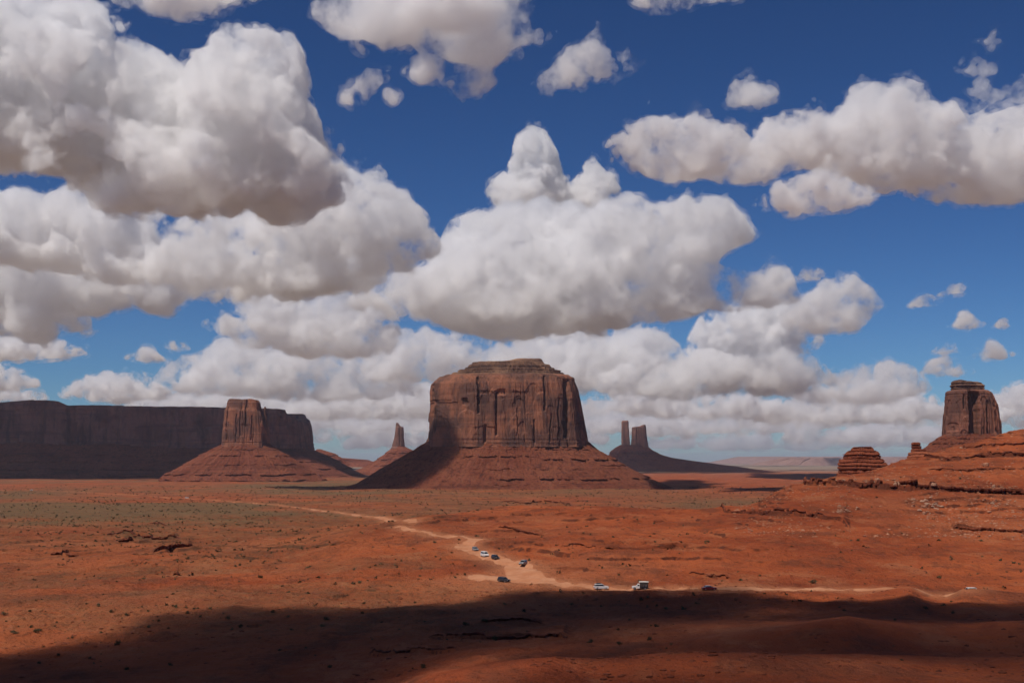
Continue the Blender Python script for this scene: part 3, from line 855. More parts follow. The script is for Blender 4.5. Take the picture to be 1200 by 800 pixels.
def rock_ledge(key):
    lx, ld, lh, L = LEDGE_D[key]
    step = max(0.35, 0.5 * ld.mean() / F)
    n = int((lx[-1] - lx[0]) * ld.mean() / F / step)
    px = np.linspace(lx[0] + 3, lx[-1] - 3, n)
    rng = np.random.RandomState(len(key) * 7 + ord(key[-1]))
    dl = np.interp(px, lx, ld) + 2.5 * vnoise(px / 9, 0 * px, len(key)) + 1.2 * vnoise(px / 3, 0 * px, 7)
    x0 = (px - 600) / F * dl
    blk = np.floor(x0 / 2.3 + 0.8 * vnoise(x0 / 5, 0 * x0, 2))
    jag = vnoise(blk * 3.7, 0 * x0, 11) * 0.55 + 0.5 * vnoise(x0 / 0.9, 0 * x0, 3)
    h = lh * (0.75 + 0.45 * vnoise(x0 / 11, 0 * x0, 5) + 0.1 * vnoise(blk * 1.3, 0 * x0, 8)) * sstep(0, 0.07, (px - px[0]) / np.ptp(px)) * sstep(0, 0.07, (px[-1] - px) / np.ptp(px))
    gate = (0.85 if key.startswith('left') else 0.6) + (0.15 if key.startswith('left') else 0.4) * sstep(-0.45, -0.05, vnoise(x0 / 17, 0 * x0, 21 + len(key)))
    h = h * gate
    zt = ground_z(px, dl + 3.0)
    zb = ground_z(px, dl - 1.2)
    zt = np.clip(zt, zb + 0.85 * h, zb + 1.5 * h + 0.3)
    hh = np.maximum(zt - zb, 0.15)
    prof = [(7.0, -0.9, 0), (4.0, 0.02, 0), (1.0, 0.10, .3), (-0.9, 0.10, 1), (-1.15, -0.10, 1), (-1.0, -0.34, 1), (0.5, -0.42, .5), (0.9, -0.66, .4), (0.2, -0.74, .8), (0.5, -0.95, .5), (-0.6, -1.5, .3)]
    rows = []
    for a, b, c in prof:
        dd = dl + a * min(1.0, lh / 2.5) - jag * c * min(1, lh / 2.2) + 0.25 * vnoise(x0 / 1.1, 0 * x0 + b * 5, 4)
        rows.append(np.stack([(px - 600) / F * dl, dd, zt + b * hh + 0.10 * vnoise(x0 / 1.5, 0 * x0 + b * 9, 6) * (b > -0.6)], 1))
    R = np.array(rows)
    m = len(prof)
    v = R.reshape(-1, 3)
    I, J = np.meshgrid(np.arange(m - 1), np.arange(n - 1), indexing='ij')
    q = np.stack([I * n + J, (I + 1) * n + J, (I + 1) * n + J + 1, I * n + J + 1], -1).reshape(-1, 4)
    base = v.mean(0)
    o = mesh_obj('rock_ledge', v - base, q, M_LEDGE, None, False, base)
    tag(o, LEDGE_LABEL[key], 'rock ledge', 'rock ledges on the desert floor')


for _k in LEDGES:
    rock_ledge(_k)

# ------------------------------------------------------------------ boulders
M_BOULD = [rock_mat('boulder_rock', (0.46, 0.22, 0.13), (0.36, 0.15, 0.08), (0.16, 0.06, 0.04), 0.3, 0.3, 0.6),
           rock_mat('pale_boulder_rock', (0.50, 0.31, 0.21), (0.40, 0.22, 0.14), (0.28, 0.14, 0.09), 0.3, 0.2, 0.6)]


def ico(sub):
    import bmesh
    bm = bmesh.new()
    bmesh.ops.create_icosphere(bm, subdivisions=sub, radius=1)
    v = np.array([x.co for x in bm.verts])
    f = np.array([[x.index for x in p.verts] for p in bm.faces])
    bm.free()
    return v, f


IV, IF = ico(3)


def boulder_mesh(seed):
    r = np.random.RandomState(seed)
    v = IV.copy()
    for _ in range(9):           # chop with planes: angular blocks
        nrm = r.normal(size=3)
        nrm /= np.linalg.norm(nrm)
        c = r.uniform(0.45, 0.8)
        e = v @ nrm - c
        v = v - np.where(e > 0, e, 0)[:, None] * nrm
    v *= np.array([r.uniform(.9, 1.3), r.uniform(.8, 1.2), r.uniform(.55, .85)])
    v += 0.05 * r.normal(size=v.shape)
    v[:, 2] += 0.3
    return v


BM = []
for i in range(8):
    o = mesh_obj('boulder', boulder_mesh(i), IF, M_BOULD[1 if i in (0, 1, 2) else 0], None, False)
    BM.append(o)
_used = [False] * 8


def place(protos, used, i, loc, rz, s, label, cat, group):
    o = protos[i]
    if used[i]:
        o = o.copy()
        COL.objects.link(o)
    used[i] = True
    o.location = loc
    o.rotation_euler = (0, 0, rz)
    o.scale = (s, s, s * random.uniform(0.8, 1.1))
    tag(o, label, cat, group)
    return o


R2 = np.random.RandomState(77)
clusters = [  # centre px, py, spread px, py, count, size range, palest share, label
    (1052, 568, 3, 1, 1, (3.2, 3.4), 1.0, 'biggest pale boulder standing on the lip of the long ridge ledge'),
    (1155, 546, 1, 1, 1, (3.0, 3.2), 0.0, 'lone square dark boulder halfway up the red ridge'),
    (1126, 525, 1, .5, 1, (1.4, 1.5), 1.0, 'small pale boulder high on the ridge below the dark tower'),
    (1094, 572, 1, .5, 1, (1.9, 2.0), 1.0, 'whitish boulder resting just above the middle of the long ledge'),
    (1030, 562, 18, 4, 22, (0.6, 1.7), 0.6, 'pale boulder in the heap above the left half of the long ledge'),
    (992, 565, 22, 2, 8, (0.7, 1.6), 0.6, 'boulder on the slope right below the layered knoll'),
    (1092, 591, 18, 7, 46, (0.5, 1.5), 0.6, 'pale block in the scree fan under the middle of the long ledge'),
    (1068, 588, 8, 6, 14, (0.5, 1.3), 0.5, 'block in the thin scree chute left of the main fan'),
    (990, 597, 18, 4, 22, (0.6, 1.6), 0.5, 'boulder in the small rock pile left on the red slope'),
    (1165, 572, 26, 4, 60, (0.5, 1.4), 0.15, 'dark red boulder in the rubble strip above the right end of the long ledge'),
    (1165, 590, 30, 6, 40, (0.4, 1.2), 0.3, 'red boulder scattered below the right end of the long ledge'),
    (1110, 556, 60, 8, 30, (0.35, 0.9), 0.3, 'small stone strewn over the middle of the red ridge')]
for cx, cyy, sx, sy, n, (s0, s1), pale_, lab in clusters:
    for _ in range(n):
        px, py = cx + R2.normal() * sx * 0.6, cyy + R2.normal() * sy * 0.6
        g = gpos(px, py)
        i = R2.randint(0, 3) if R2.rand() < pale_ else R2.randint(3, 8)
        s = s0 + (s1 - s0) * R2.rand() ** 2
        place(BM, _used, i, g + [0, 0, -0.1 * s], R2.uniform(0, 6.28), s, lab, 'boulder', 'boulders on the red ridge' if n > 1 else None)

# ------------------------------------------------------------------ shrubs
def shrub_mat(name, c0, c1):
    t = NT(name)
    n = t.noise(t.pos(), 1.3, 3, 0.6)
    return t.surface(t.mix(n, c0, c1), 0.9, None, spec=0.1)


M_SHRUB = [shrub_mat('dark_shrub_leaves', (0.050, 0.040, 0.020), (0.095, 0.07, 0.035)), shrub_mat('sage_leaves', (0.085, 0.075, 0.04), (0.13, 0.105, 0.055))]


def shrub_mesh(seed, nleaf, rad):
    r = np.random.RandomState(seed)
    ncl = 5
    cc = np.stack([r.uniform(-.6, .6, ncl), r.uniform(-.6, .6, ncl), r.uniform(.25, .75, ncl)], 1)
    c = cc[r.randint(0, ncl, nleaf)] + r.normal(size=(nleaf, 3)) * 0.24
    c[:, 2] = np.abs(c[:, 2])
    u = r.normal(size=(nleaf, 3))
    u /= np.linalg.norm(u, axis=1)[:, None]
    w = np.cross(u, r.normal(size=(nleaf, 3)))
    w /= np.linalg.norm(w, axis=1)[:, None]
    s = rad * r.uniform(.6, 1.3, nleaf)[:, None]
    v = np.stack([c - u * s, c + w * s * .6, c + u * s, c - w * s * .6], 1).reshape(-1, 3)
    v[:, 2] = np.maximum(v[:, 2], -0.1)
    return v, np.arange(nleaf * 4).reshape(-1, 4)


SH = [mesh_obj('desert_shrub', *shrub_mesh(i, 160, 0.17), M_SHRUB[0 if i < 4 else 1], None, False) for i in range(6)]
_us = [False] * 6
cand = []
R3 = np.random.RandomState(5)
while len(cand) < 300:
    px, py = R3.uniform(5, 1195), 635 + 150 * R3.rand() ** 1.3
    if px > 820 and R3.rand() < 0.75 or py < 700 and px > 540 and R3.rand() < 0.8:
        continue
    if vnoise(px / 60, py / 22, 4) + R3.uniform(-.5, .5) < 0.0:
        continue
    g = gpos(px, py)
    if g[1] < 120 or road_dist(np.array([g[0]]), np.array([g[1]]))[0] < 2.0:
        continue
    cand.append((px, py, g))
cand.append((305, 677, gpos(305, 677)))
cand.append((951, 683, gpos(951, 683)))
for px, py, g in cand[2:]:
    i = R3.randint(0, 4) if R3.rand() < 0.72 else R3.randint(4, 6)
    big = px in (305, 951)
    shade = g[1] < np.interp(px, [0, 100, 260, 430, 700, 900, 1200], [268, 295, 362, 366, 378, 372, 366])
    lab = ('dark round shrub alone on the red ground at lower left' if px == 305 else 'dark shrub beside the road near the right mounds') if big else \
        ('dark leafy desert shrub' if i < 4 else 'pale sage shrub') + (' in the shaded foreground' if shade else ' on the sunlit red ground')
    place(SH, _us, i, g - [0, 0, 0.06], R3.uniform(0, 6.28), 1.4 if big else 0.22 + 0.8 * R3.rand() ** 3, lab, 'shrub', None if big else 'desert shrubs near the viewer')

# the countless small shrubs of the plain
N = 40000
dd = np.exp(R3.uniform(math.log(330), math.log(3000), N))
pp = R3.uniform(-40, 1240, N)
vg = fbm((pp - 600) / F * dd, dd * 0.6, 260, 5, 0.55, 50)
cd = np.interp(pp, [300, 430, 520, 600, 700, 800, 875, 930, 1000, 1100], [620, 700, 770, 900, 860, 760, 730, 800, 900, 1000])
clump = sstep(-0.1, 0.25, fbm((pp - 600) / F * dd, dd, 45, 4, 0.6, 17))
prob = (0.08 + 0.92 * clump) * np.where(dd > cd, 0.75, np.where(pp < 560, 0.22 + 0.9 * vg, 0.03 + 0.2 * vg))
ok = R3.rand(N) < prob
pp, dd = pp[ok], dd[ok]
xx = (pp - 600) / F * dd
keep = road_dist(xx, dd) > 2.5
pp, dd, xx = pp[keep], dd[keep], xx[keep]
zz = ground_z(pp, dd)
n = len(pp)
K = 9
sz = R3.uniform(.3, 1.0, n) ** 2 * (0.72 + dd / 2000)
c = np.stack([xx, dd, zz], 1)[:, None, :] + R3.normal(size=(n, K, 3)) * np.array([.42, .42, .22]) * sz[:, None, None] + np.array([0, 0, .3]) * sz[:, None, None]
a = R3.normal(size=(n, K, 3)) * 0.45 * sz[:, None, None]
b2 = R3.normal(size=(n, K, 3)) * 0.45 * sz[:, None, None]
v = np.stack([c - a, c + b2, c + a], 2).reshape(-1, 3)
o = mesh_obj('desert_scrub', v, np.arange(len(v)).reshape(-1, 3), M_SHRUB[0], None, False)
tag(o, 'countless small dark shrubs dotting the desert plain', 'scrub', None, 'stuff')

# small stones on the near ground: broken red rubble
N = 15000
dd = np.exp(R3.uniform(math.log(170), math.log(1000), N))
pp = R3.uniform(-40, 1240, N)
ok = fbm((pp - 600) / F * dd, dd, 50, 4, 0.55, 5) + R3.uniform(-.3, .3, N) > 0.12
pp, dd = pp[ok], dd[ok]
xx = (pp - 600) / F * dd
keep = road_dist(xx, dd) > 1.0
pp, dd, xx = pp[keep], dd[keep], xx[keep]
zz = ground_z(pp, dd)
ov, of = ico(1)
n = len(pp)
sz = 0.12 + 0.5 * R3.rand(n) ** 4
v = (ov[None] * R3.uniform(.6, 1.2, (n, len(ov), 1)) * sz[:, None, None] * np.array([1.3, 1, .6]) + np.stack([xx, dd, zz], 1)[:, None, :]).reshape(-1, 3)
f = (of[None] + (np.arange(n) * len(ov))[:, None, None]).reshape(-1, 3)
o = mesh_obj('rubble', v, f, M_LEDGE, None, False)
tag(o, 'small loose red stones scattered over the ground', 'rubble', None, 'stuff')

N = 9000
dd = np.exp(R3.uniform(math.log(540), math.log(960), N))
pp = R3.uniform(860, 1240, N)
ok = fbm((pp - 600) / F * dd, dd, 40, 4, 0.6, 15) + R3.uniform(-.3, .3, N) > -0.02
pp, dd = pp[ok], dd[ok]
n = len(pp)
sz = 0.18 + 0.75 * R3.rand(n) ** 5
v = (ov[None] * R3.uniform(.6, 1.2, (n, len(ov), 1)) * sz[:, None, None] * np.array([1.3, 1, .7]) + np.stack([(pp - 600) / F * dd, dd, ground_z(pp, dd)], 1)[:, None, :]).reshape(-1, 3)
f = (of[None] + (np.arange(n) * len(ov))[:, None, None]).reshape(-1, 3)
o = mesh_obj('scree', v, f, M_BOULD[0], None, False)
tag(o, 'fine broken stone spread over the slopes of the red ridge', 'scree', None, 'stuff')
# ------------------------------------------------------------------ vehicles
import bmesh


def plain_mat(name, col, rough=0.4, metal=0.0, spec=0.5):
    t = NT(name)
    n = t.noise(t.pos(), 3.0, 3, 0.6)
    c = t.mix(t.math('MULTIPLY', t.ramp(n, 0.45, 0.7), 0.25), col, tuple(0.7 * x + 0.3 * y for x, y in zip(col, (0.35, 0.16, 0.09))))
    m = t.surface(c, rough, spec=spec)
    for nd in m.node_tree.nodes:
        if nd.type == 'BSDF_PRINCIPLED':
            nd.inputs['Metallic'].default_value = metal
    return m


M_TYRE = plain_mat('tyre_rubber', (0.02, 0.019, 0.018), 0.85)
M_RIM = plain_mat('rim_metal', (0.35, 0.35, 0.35), 0.35, 0.8)
M_GLASS = plain_mat('tinted_glass', (0.015, 0.02, 0.025), 0.08, 0, 0.8)
M_TRIM = plain_mat('black_trim', (0.03, 0.03, 0.03), 0.6)
M_LAMP = plain_mat('lamp_lens', (0.75, 0.75, 0.72), 0.15)
M_TAIL = plain_mat('tail_lens', (0.35, 0.02, 0.015), 0.2)
M_CANVAS = plain_mat('canvas', (0.72, 0.66, 0.58), 0.8)
M_SEAT = plain_mat('dark_seat', (0.05, 0.04, 0.035), 0.8)
PAINT = {c: plain_mat(c + '_paint', rgb, 0.3) for c, rgb in {'white': (0.70, 0.66, 0.61), 'black': (0.02, 0.021, 0.024), 'grey': (0.22, 0.22, 0.22), 'silver': (0.5, 0.5, 0.5), 'red': (0.20, 0.018, 0.014), 'tan': (0.36, 0.27, 0.2)}.items()}


def bm_obj(name, bm, mat, parent, bevel=0.0):
    if bevel:
        bmesh.ops.bevel(bm, geom=list(bm.edges), offset=bevel, segments=2, affect='EDGES', profile=0.6)
    bmesh.ops.recalc_face_normals(bm, faces=list(bm.faces))
    me = bpy.data.meshes.new(name)
    bm.to_mesh(me)
    bm.free()
    me.materials.append(mat)
    o = bpy.data.objects.new(name, me)
    COL.objects.link(o)
    o.parent = parent
    return o


def box(bm, x0, x1, y0, y1, z0, z1, tx=0.0, ty=0.0, front=0.0, back=0.0):
    """box with its top drawn in: ty at the sides, front / back slopes"""
    c = [(x0, y0, z0), (x1, y0, z0), (x1, y1, z0), (x0, y1, z0), (x0 + back, y0 + ty, z1), (x1 - front, y0 + ty, z1), (x1 - front, y1 - ty, z1), (x0 + back, y1 - ty, z1)]
    v = [bm.verts.new(p) for p in c]
    for f in ((0, 3, 2, 1), (4, 5, 6, 7), (0, 1, 5, 4), (1, 2, 6, 5), (2, 3, 7, 6), (3, 0, 4, 7)):
        bm.faces.new([v[i] for i in f])
    return bm


def profile(bm, pts, y0, y1, inset=0.0, zmid=1.0):
    """side profile (x,z) extruded across the car, narrowing above zmid"""
    def yy(z, s):
        return s * ((y1 - y0) / 2 - max(0, z - zmid) * inset)
    A = [bm.verts.new((x, yy(z, -1), z)) for x, z in pts]
    B = [bm.verts.new((x, yy(z, 1), z)) for x, z in pts]
    n = len(pts)
    bm.faces.new(A)
    bm.faces.new(B[::-1])
    for i in range(n):
        bm.faces.new([A[i], B[i], B[(i + 1) % n], A[(i + 1) % n]])
    return bm


def cyl(bm, x, y, z, r, w, seg=18):
    ring = []
    for s in (-1, 1):
        ring.append([bm.verts.new((x + r * math.cos(2 * math.pi * i / seg), y + s * w / 2, z + r * math.sin(2 * math.pi * i / seg))) for i in range(seg)])
    bm.faces.new(ring[0])
    bm.faces.new(ring[1][::-1])
    for i in range(seg):
        j = (i + 1) % seg
        bm.faces.new([ring[0][i], ring[1][i], ring[1][j], ring[0][j]])
    return bm


def wheels(t, xs, hw, r):
    for x in xs:
        for s in (-1, 1):
            w = bm_obj('wheel', cyl(bmesh.new(), 0, 0, 0, r, 0.24), M_TYRE, t, 0.02)
            w.location = (x, s * (hw - 0.13), r)
            bm_obj('rim', cyl(bmesh.new(), 0, s * 0.125, 0, r * 0.6, 0.03), M_RIM, w)


def car(px, py, rz, kind, paint, label, roof=None, rack=False, group='cars on the dirt road', loc=None):
    g = gpos(px, py, ) if loc is None else loc
    t = empty({'suv': 'sport_utility_car', 'sedan': 'sedan_car', 'van': 'passenger_van'}[kind], g, label, 'car' if kind != 'van' else 'van', group)
    t.rotation_euler = (0, 0, rz)
    P = PAINT[paint]
    if kind == 'suv':
        L, Wd, zb = 4.8, 1.92, 1.05
        body = [(-2.38, .45), (-2.4, .8), (-2.36, 1.08), (1.1, 1.08), (2.15, 1.0), (2.36, .86), (2.38, .42), (2.0, .34), (-2.0, .34)]
        cab = [(-2.32, 1.06), (-2.16, 1.72), (-1.9, 1.80), (.2, 1.80), (.45, 1.74), (1.2, 1.06)]
        win = [(-2.26, 1.16), (-2.1, 1.64), (.38, 1.66), (1.02, 1.14)]
        wx, wr = (-1.45, 1.5), .38
    elif kind == 'sedan':
        L, Wd, zb = 4.6, 1.82, .9
        body = [(-2.28, .4), (-2.3, .75), (-2.2, .95), (-1.5, .98), (1.0, .95), (2.1, .82), (2.28, .66), (2.28, .36), (1.9, .28), (-1.9, .28)]
        cab = [(-1.75, .94), (-1.05, 1.40), (-.7, 1.45), (.2, 1.43), (.4, 1.38), (1.15, .92)]
        win = [(-1.5, 1.0), (-.98, 1.34), (.32, 1.34), (.98, .98)]
        wx, wr = (-1.4, 1.42), .33
    else:
        L, Wd, zb = 5.4, 2.0, 1.25
        body = [(-2.68, .45), (-2.7, 1.25), (1.9, 1.25), (2.5, 1.05), (2.68, .9), (2.68, .42), (2.3, .34), (-2.3, .34)]
        cab = [(-2.69, 1.22), (-2.66, 2.15), (-2.5, 2.25), (1.0, 2.25), (1.25, 2.18), (1.95, 1.22)]
        win = [(-2.5, 1.4), (-2.46, 2.0), (1.12, 2.02), (1.72, 1.36)]
        wx, wr = (-1.75, 1.75), .38
    bm_obj('body', profile(bmesh.new(), body, -Wd / 2, Wd / 2, .12, .8), P, t, 0.03)
    bm_obj('cabin', profile(bmesh.new(), cab, -Wd / 2 + .06, Wd / 2 - .06, .28, zb), PAINT[roof] if roof else P, t, 0.025)
    zt = max(z for x, z in win)
    # side glass stands a little proud of the sloping cabin, in panes split by pillars
    xa, xb = min(x for x, z in win), max(x for x, z in win)
    for s in (-1, 1):
        bm = bmesh.new()
        n = len(win)
        off = .012
        A = [bm.verts.new((x, s * (Wd / 2 - .06 - max(0, z - zb) * .28 + off), z)) for x, z in win]
        bm.faces.new(A)
        ex = bmesh.ops.extrude_face_region(bm, geom=list(bm.faces))
        bmesh.ops.translate(bm, verts=[e for e in ex['geom'] if isinstance(e, bmesh.types.BMVert)], vec=(0, -s * .03, 0))
        bm_obj('side_window', bm, M_GLASS, t)
    f0, f1 = cab[-1], cab[-2]
    for nm_, (a, c_) in (('windscreen', (cab[-1], cab[-2])), ('rear_window', (cab[0], cab[1]))):
        bm = bmesh.new()
        sx = .02 if nm_ == 'windscreen' else -.02
        q = []
        for (x, z), fr in ((a, .14), (a, .14), (c_, .1), (c_, .1)):
            pass
        xA, zA = a[0] + (c_[0] - a[0]) * .14, a[1] + (c_[1] - a[1]) * .14
        xB, zB = a[0] + (c_[0] - a[0]) * .92, a[1] + (c_[1] - a[1]) * .92
        wA, wB = Wd / 2 - .14 - max(0, zA - zb) * .28, Wd / 2 - .14 - max(0, zB - zb) * .28
        vs = [bm.verts.new(p) for p in ((xA + sx, -wA, zA), (xA + sx, wA, zA), (xB + sx, wB, zB), (xB + sx, -wB, zB), (xA - sx, -wA, zA), (xA - sx, wA, zA), (xB - sx, wB, zB), (xB - sx, -wB, zB))]
        for f in ((0, 1, 2, 3), (7, 6, 5, 4), (0, 4, 5, 1), (1, 5, 6, 2), (2, 6, 7, 3), (3, 7, 4, 0)):
            bm.faces.new([vs[i] for i in f])
        bm_obj(nm_, bm, M_GLASS, t)
    wheels(t, wx, Wd / 2, wr)
    xf, xr_ = max(x for x, z in body), min(x for x, z in body)
    bm_obj('bumper', box(bmesh.new(), xf - .1, xf + .06, -Wd / 2 + .05, Wd / 2 - .05, .42, .6), M_TRIM, t, .02)
    bm_obj('bumper', box(bmesh.new(), xr_ - .06, xr_ + .1, -Wd / 2 + .05, Wd / 2 - .05, .45, .62), M_TRIM, t, .02)
    for s in (-1, 1):
        bm_obj('headlight', box(bmesh.new(), xf - .22, xf + .012, s * (Wd / 2 - .3) - .16, s * (Wd / 2 - .3) + .16, .66, .82), M_LAMP, t, .02)
        bm_obj('tail_light', box(bmesh.new(), xr_ - .02, xr_ + .1, s * (Wd / 2 - .16) - .09, s * (Wd / 2 - .16) + .09, .78, 1.0), M_TAIL, t, .015)
    if rack:
        bm = bmesh.new()
        for y in (-.6, .6):
            box(bm, -1.9, .2, y - .03, y + .03, 1.86, 1.91)
        for x in (-1.8, -1.1, -.4, .1):
            box(bm, x - .03, x + .03, -.63, .63, 1.80, 1.88)
        box(bm, -1.5, -.3, -.45, .45, 1.91, 2.12)
        bm_obj('roof_rack', bm, M_TRIM, t)
    return t


def tour_truck(px, py, rz, label):
    g = gpos(px, py)
    t = empty('tour_truck', g, label, 'truck', 'cars on the dirt road')
    t.rotation_euler = (0, 0, rz)
    bm_obj('hood', profile(bmesh.new(), [(1.25, .5), (1.25, 1.22), (2.4, 1.14), (2.62, 1.02), (2.64, .5)], -.92, .92, .1, .9), PAINT['white'], t, .03)
    bm_obj('cab', profile(bmesh.new(), [(.1, .5), (.1, 1.9), (.75, 1.9), (1.28, 1.22), (1.28, .5)], -.94, .94, .16, 1.1), PAINT['white'], t, .03)
    bm_obj('windscreen', box(bmesh.new(), .82, .98, -.72, .72, 1.3, 1.8, 0, .04, .06, -.06), M_GLASS, t)
    for s in (-1, 1):
        bm_obj('side_window', box(bmesh.new(), .25, .8, s * .86 - .05, s * .86 + .05, 1.28, 1.74), M_GLASS, t)
        bm_obj('headlight', box(bmesh.new(), 2.5, 2.655, s * .66 - .13, s * .66 + .13, .78, .96), M_LAMP, t, .02)
    bm_obj('load_bed', box(bmesh.new(), -2.7, .08, -1.0, 1.0, .62, 1.25), PAINT['black'], t, .03)
    for x in (-2.3, -1.6, -.9, -.3):
        bm = box(bmesh.new(), x - .2, x + .25, -.9, .9, 1.25, 1.5)
        box(bm, x - .22, x - .1, -.9, .9, 1.5, 2.0)
        bm_obj('bench', bm, M_SEAT, t)
    for x in (-2.62, -1.3, -.02):
        for s in (-1, 1):
            bm_obj('canopy_post', box(bmesh.new(), x - .03, x + .03, s * .95 - .03, s * .95 + .03, 1.25, 2.52), M_TRIM, t)
    bm_obj('dark_side_sheet', box(bmesh.new(), -2.64, -.02, -.985, -.965, 1.5, 2.4), M_SEAT, t)  # dark sheets across the open sides of the bed
    bm_obj('dark_side_sheet', box(bmesh.new(), -2.64, -.02, .965, .985, 1.5, 2.4), M_SEAT, t)
    bm_obj('canopy_roof', profile(bmesh.new(), [(-2.8, 2.5), (-2.75, 2.62), (-1.3, 2.68), (.3, 2.62), (.35, 2.5)], -1.08, 1.08, 0, 9), M_CANVAS, t, .02)
    wheels(t, (-1.7, 1.75), 1.0, .42)
    return t


PI = math.pi
car(704.5, 690, 0.12, 'suv', 'white', 'white car with a loaded roof rack driving on the road at the shadow edge', rack=True)
tour_truck(750, 690.3, PI - 0.1, 'open sided tour truck with white cab and pale canopy roof')
car(831, 690.8, 0.15, 'sedan', 'red', 'dark red car with a light roof at the shadow edge', roof='silver')
car(590.5, 681.5, -0.8, 'suv', 'black', 'black car alone on the pale dust patch below the bend')
car(557, 645.2, -1.3, 'suv', 'grey', 'grey car farthest up the bend of the winding road')
car(568, 652, -1.2, 'van', 'white', 'white van between two cars on the bend of the winding road')
car(580.5, 654.8, -1.15, 'suv', 'black', 'dark car just ahead of the white van on the bend')
car(613, 661.5, 1.2 + PI, 'suv', 'grey', 'dusty grey car where the road widens below the bend')
car(1141, 696, 0.1, 'suv', 'white', 'white car half hidden behind the mound at far right', loc=((1141 - 600) / F * 380, 380, float(ground_z(1141, 380))))
car(37, 574.4, 0.2, 'van', 'white', 'tiny white van far away at the left edge of the plain', group=None)
car(219, 583.6, 0.2, 'van', 'white', 'tiny white van far off on the straight pale road', group=None)
# ------------------------------------------------------------------ clouds: real bodies of scattering vapour
def cloud_mat(name, sigma, col=0.987, aniso=0.35, fringe=False):
    t = NT(name)
    v = t.n('ShaderNodeVolumePrincipled')
    v.inputs['Color'].default_value = (col * 1.001, col * 0.999, col * 1.002, 1)
    g = t.noise(t.pos(), 0.42 * sigma, 7, 0.7)
    lo, hi, s_ = (0.47, 0.68, 0.75) if fringe else (0.40, 0.60, 2.4)
    t.t.links.new(t.math('MULTIPLY', t.ramp(g, lo, hi), sigma * s_), v.inputs['Density'])
    if fringe:
        t.t.links.new(v.outputs[0], t.out.inputs['Volume'])
        return t.m
    v.inputs['Anisotropy'].default_value = aniso
    tr = t.n('ShaderNodeBsdfTransparent')
    df = t.n('ShaderNodeBsdfDiffuse')
    df.inputs['Color'].default_value = (0.9, 0.9, 0.9, 1)
    mx = t.n('ShaderNodeMixShader')
    mx.inputs[0].default_value = 0.012
    t.t.links.new(tr.outputs[0], mx.inputs[1])
    t.t.links.new(df.outputs[0], mx.inputs[2])
    t.t.links.new(mx.outputs[0], t.out.inputs['Surface'])
    t.t.links.new(v.outputs[0], t.out.inputs['Volume'])
    return t.m


def cubic_weights(n, h, cell, off):
    """(n x m) matrix interpolating a lattice of spacing cell at n points of spacing h"""
    x = np.arange(n) * h / cell + off
    i0 = np.floor(x).astype(int)
    t = x - i0
    m = i0.max() + 4
    Wt = np.zeros((n, m), np.float32)
    w = ((1 - t) ** 3 / 6, (3 * t ** 3 - 6 * t ** 2 + 4) / 6, (-3 * t ** 3 + 3 * t ** 2 + 3 * t + 1) / 6, t ** 3 / 6)
    for k in range(4):
        Wt[np.arange(n), i0 + k] += w[k]
    return Wt


def grid_noise(shape, h, cell, rng):
    Ws = [cubic_weights(n, h, cell, rng.rand()) for n in shape]
    L = rng.normal(size=[w.shape[1] for w in Ws]).astype(np.float32)
    L = np.tensordot(Ws[0], L, axes=(1, 0))
    L = np.einsum('abc,jb->ajc', L, Ws[1], optimize=True)
    L = np.einsum('abc,kc->abk', L, Ws[2], optimize=True)
    return L / (L.std() + 1e-6)


def surface_nets(Fd, org, h):
    ins = Fd > 0
    s = [slice(0, -1), slice(1, None)]
    cnt = np.zeros(tuple(n - 1 for n in Fd.shape), np.int8)
    for a in (0, 1):
        for b in (0, 1):
            for c in (0, 1):
                cnt += ins[s[a], s[b], s[c]]
    act = (cnt > 0) & (cnt < 8)
    ci, cj, ck = np.nonzero(act)
    idx = np.full(act.shape, -1, np.int32)
    idx[ci, cj, ck] = np.arange(len(ci))
    acc = np.zeros((len(ci), 3), np.float32)
    num = np.zeros(len(ci), np.float32)
    corners = [(a, b, c) for a in (0, 1) for b in (0, 1) for c in (0, 1)]
    for p in corners:
        for ax in range(3):
            if p[ax]:
                continue
            q = list(p)
            q[ax] = 1
            f0 = Fd[ci + p[0], cj + p[1], ck + p[2]]
            f1 = Fd[ci + q[0], cj + q[1], ck + q[2]]
            cr = (f0 > 0) != (f1 > 0)
            t = np.where(cr, f0 / np.where(f0 == f1, 1, f0 - f1), 0)
            e = np.array(p, np.float32)[None].repeat(len(ci), 0)
            e[:, ax] += t
            acc += e * cr[:, None]
            num += cr
    v = (np.stack([ci, cj, ck], 1) + acc / num[:, None]) * h + np.array(org)
    quads = []
    for ax in range(3):
        u, w = [(1, 2), (2, 0), (0, 1)][ax]
        sl0, sl1 = [slice(None)] * 3, [slice(None)] * 3
        sl0[ax], sl1[ax] = slice(0, -1), slice(1, None)
        a, b = ins[tuple(sl0)], ins[tuple(sl1)]
        for flip, msk in ((False, a & ~b), (True, b & ~a)):
            e = np.stack(np.nonzero(msk), 1)
            if not len(e):
                continue
            lim = np.array(act.shape)
            ok = (e[:, u] > 0) & (e[:, w] > 0) & (e[:, u] < lim[u]) & (e[:, w] < lim[w])
            e = e[ok]
            du, dw = np.zeros(3, int), np.zeros(3, int)
            du[u], dw[w] = 1, 1
            c = [e - du - dw, e - dw, e, e - du]
            q = np.stack([idx[x[:, 0], x[:, 1], x[:, 2]] for x in c], 1)
            quads.append(q[:, ::-1] if flip else q)
    return v, np.concatenate(quads)


CLOUD_N = [0]


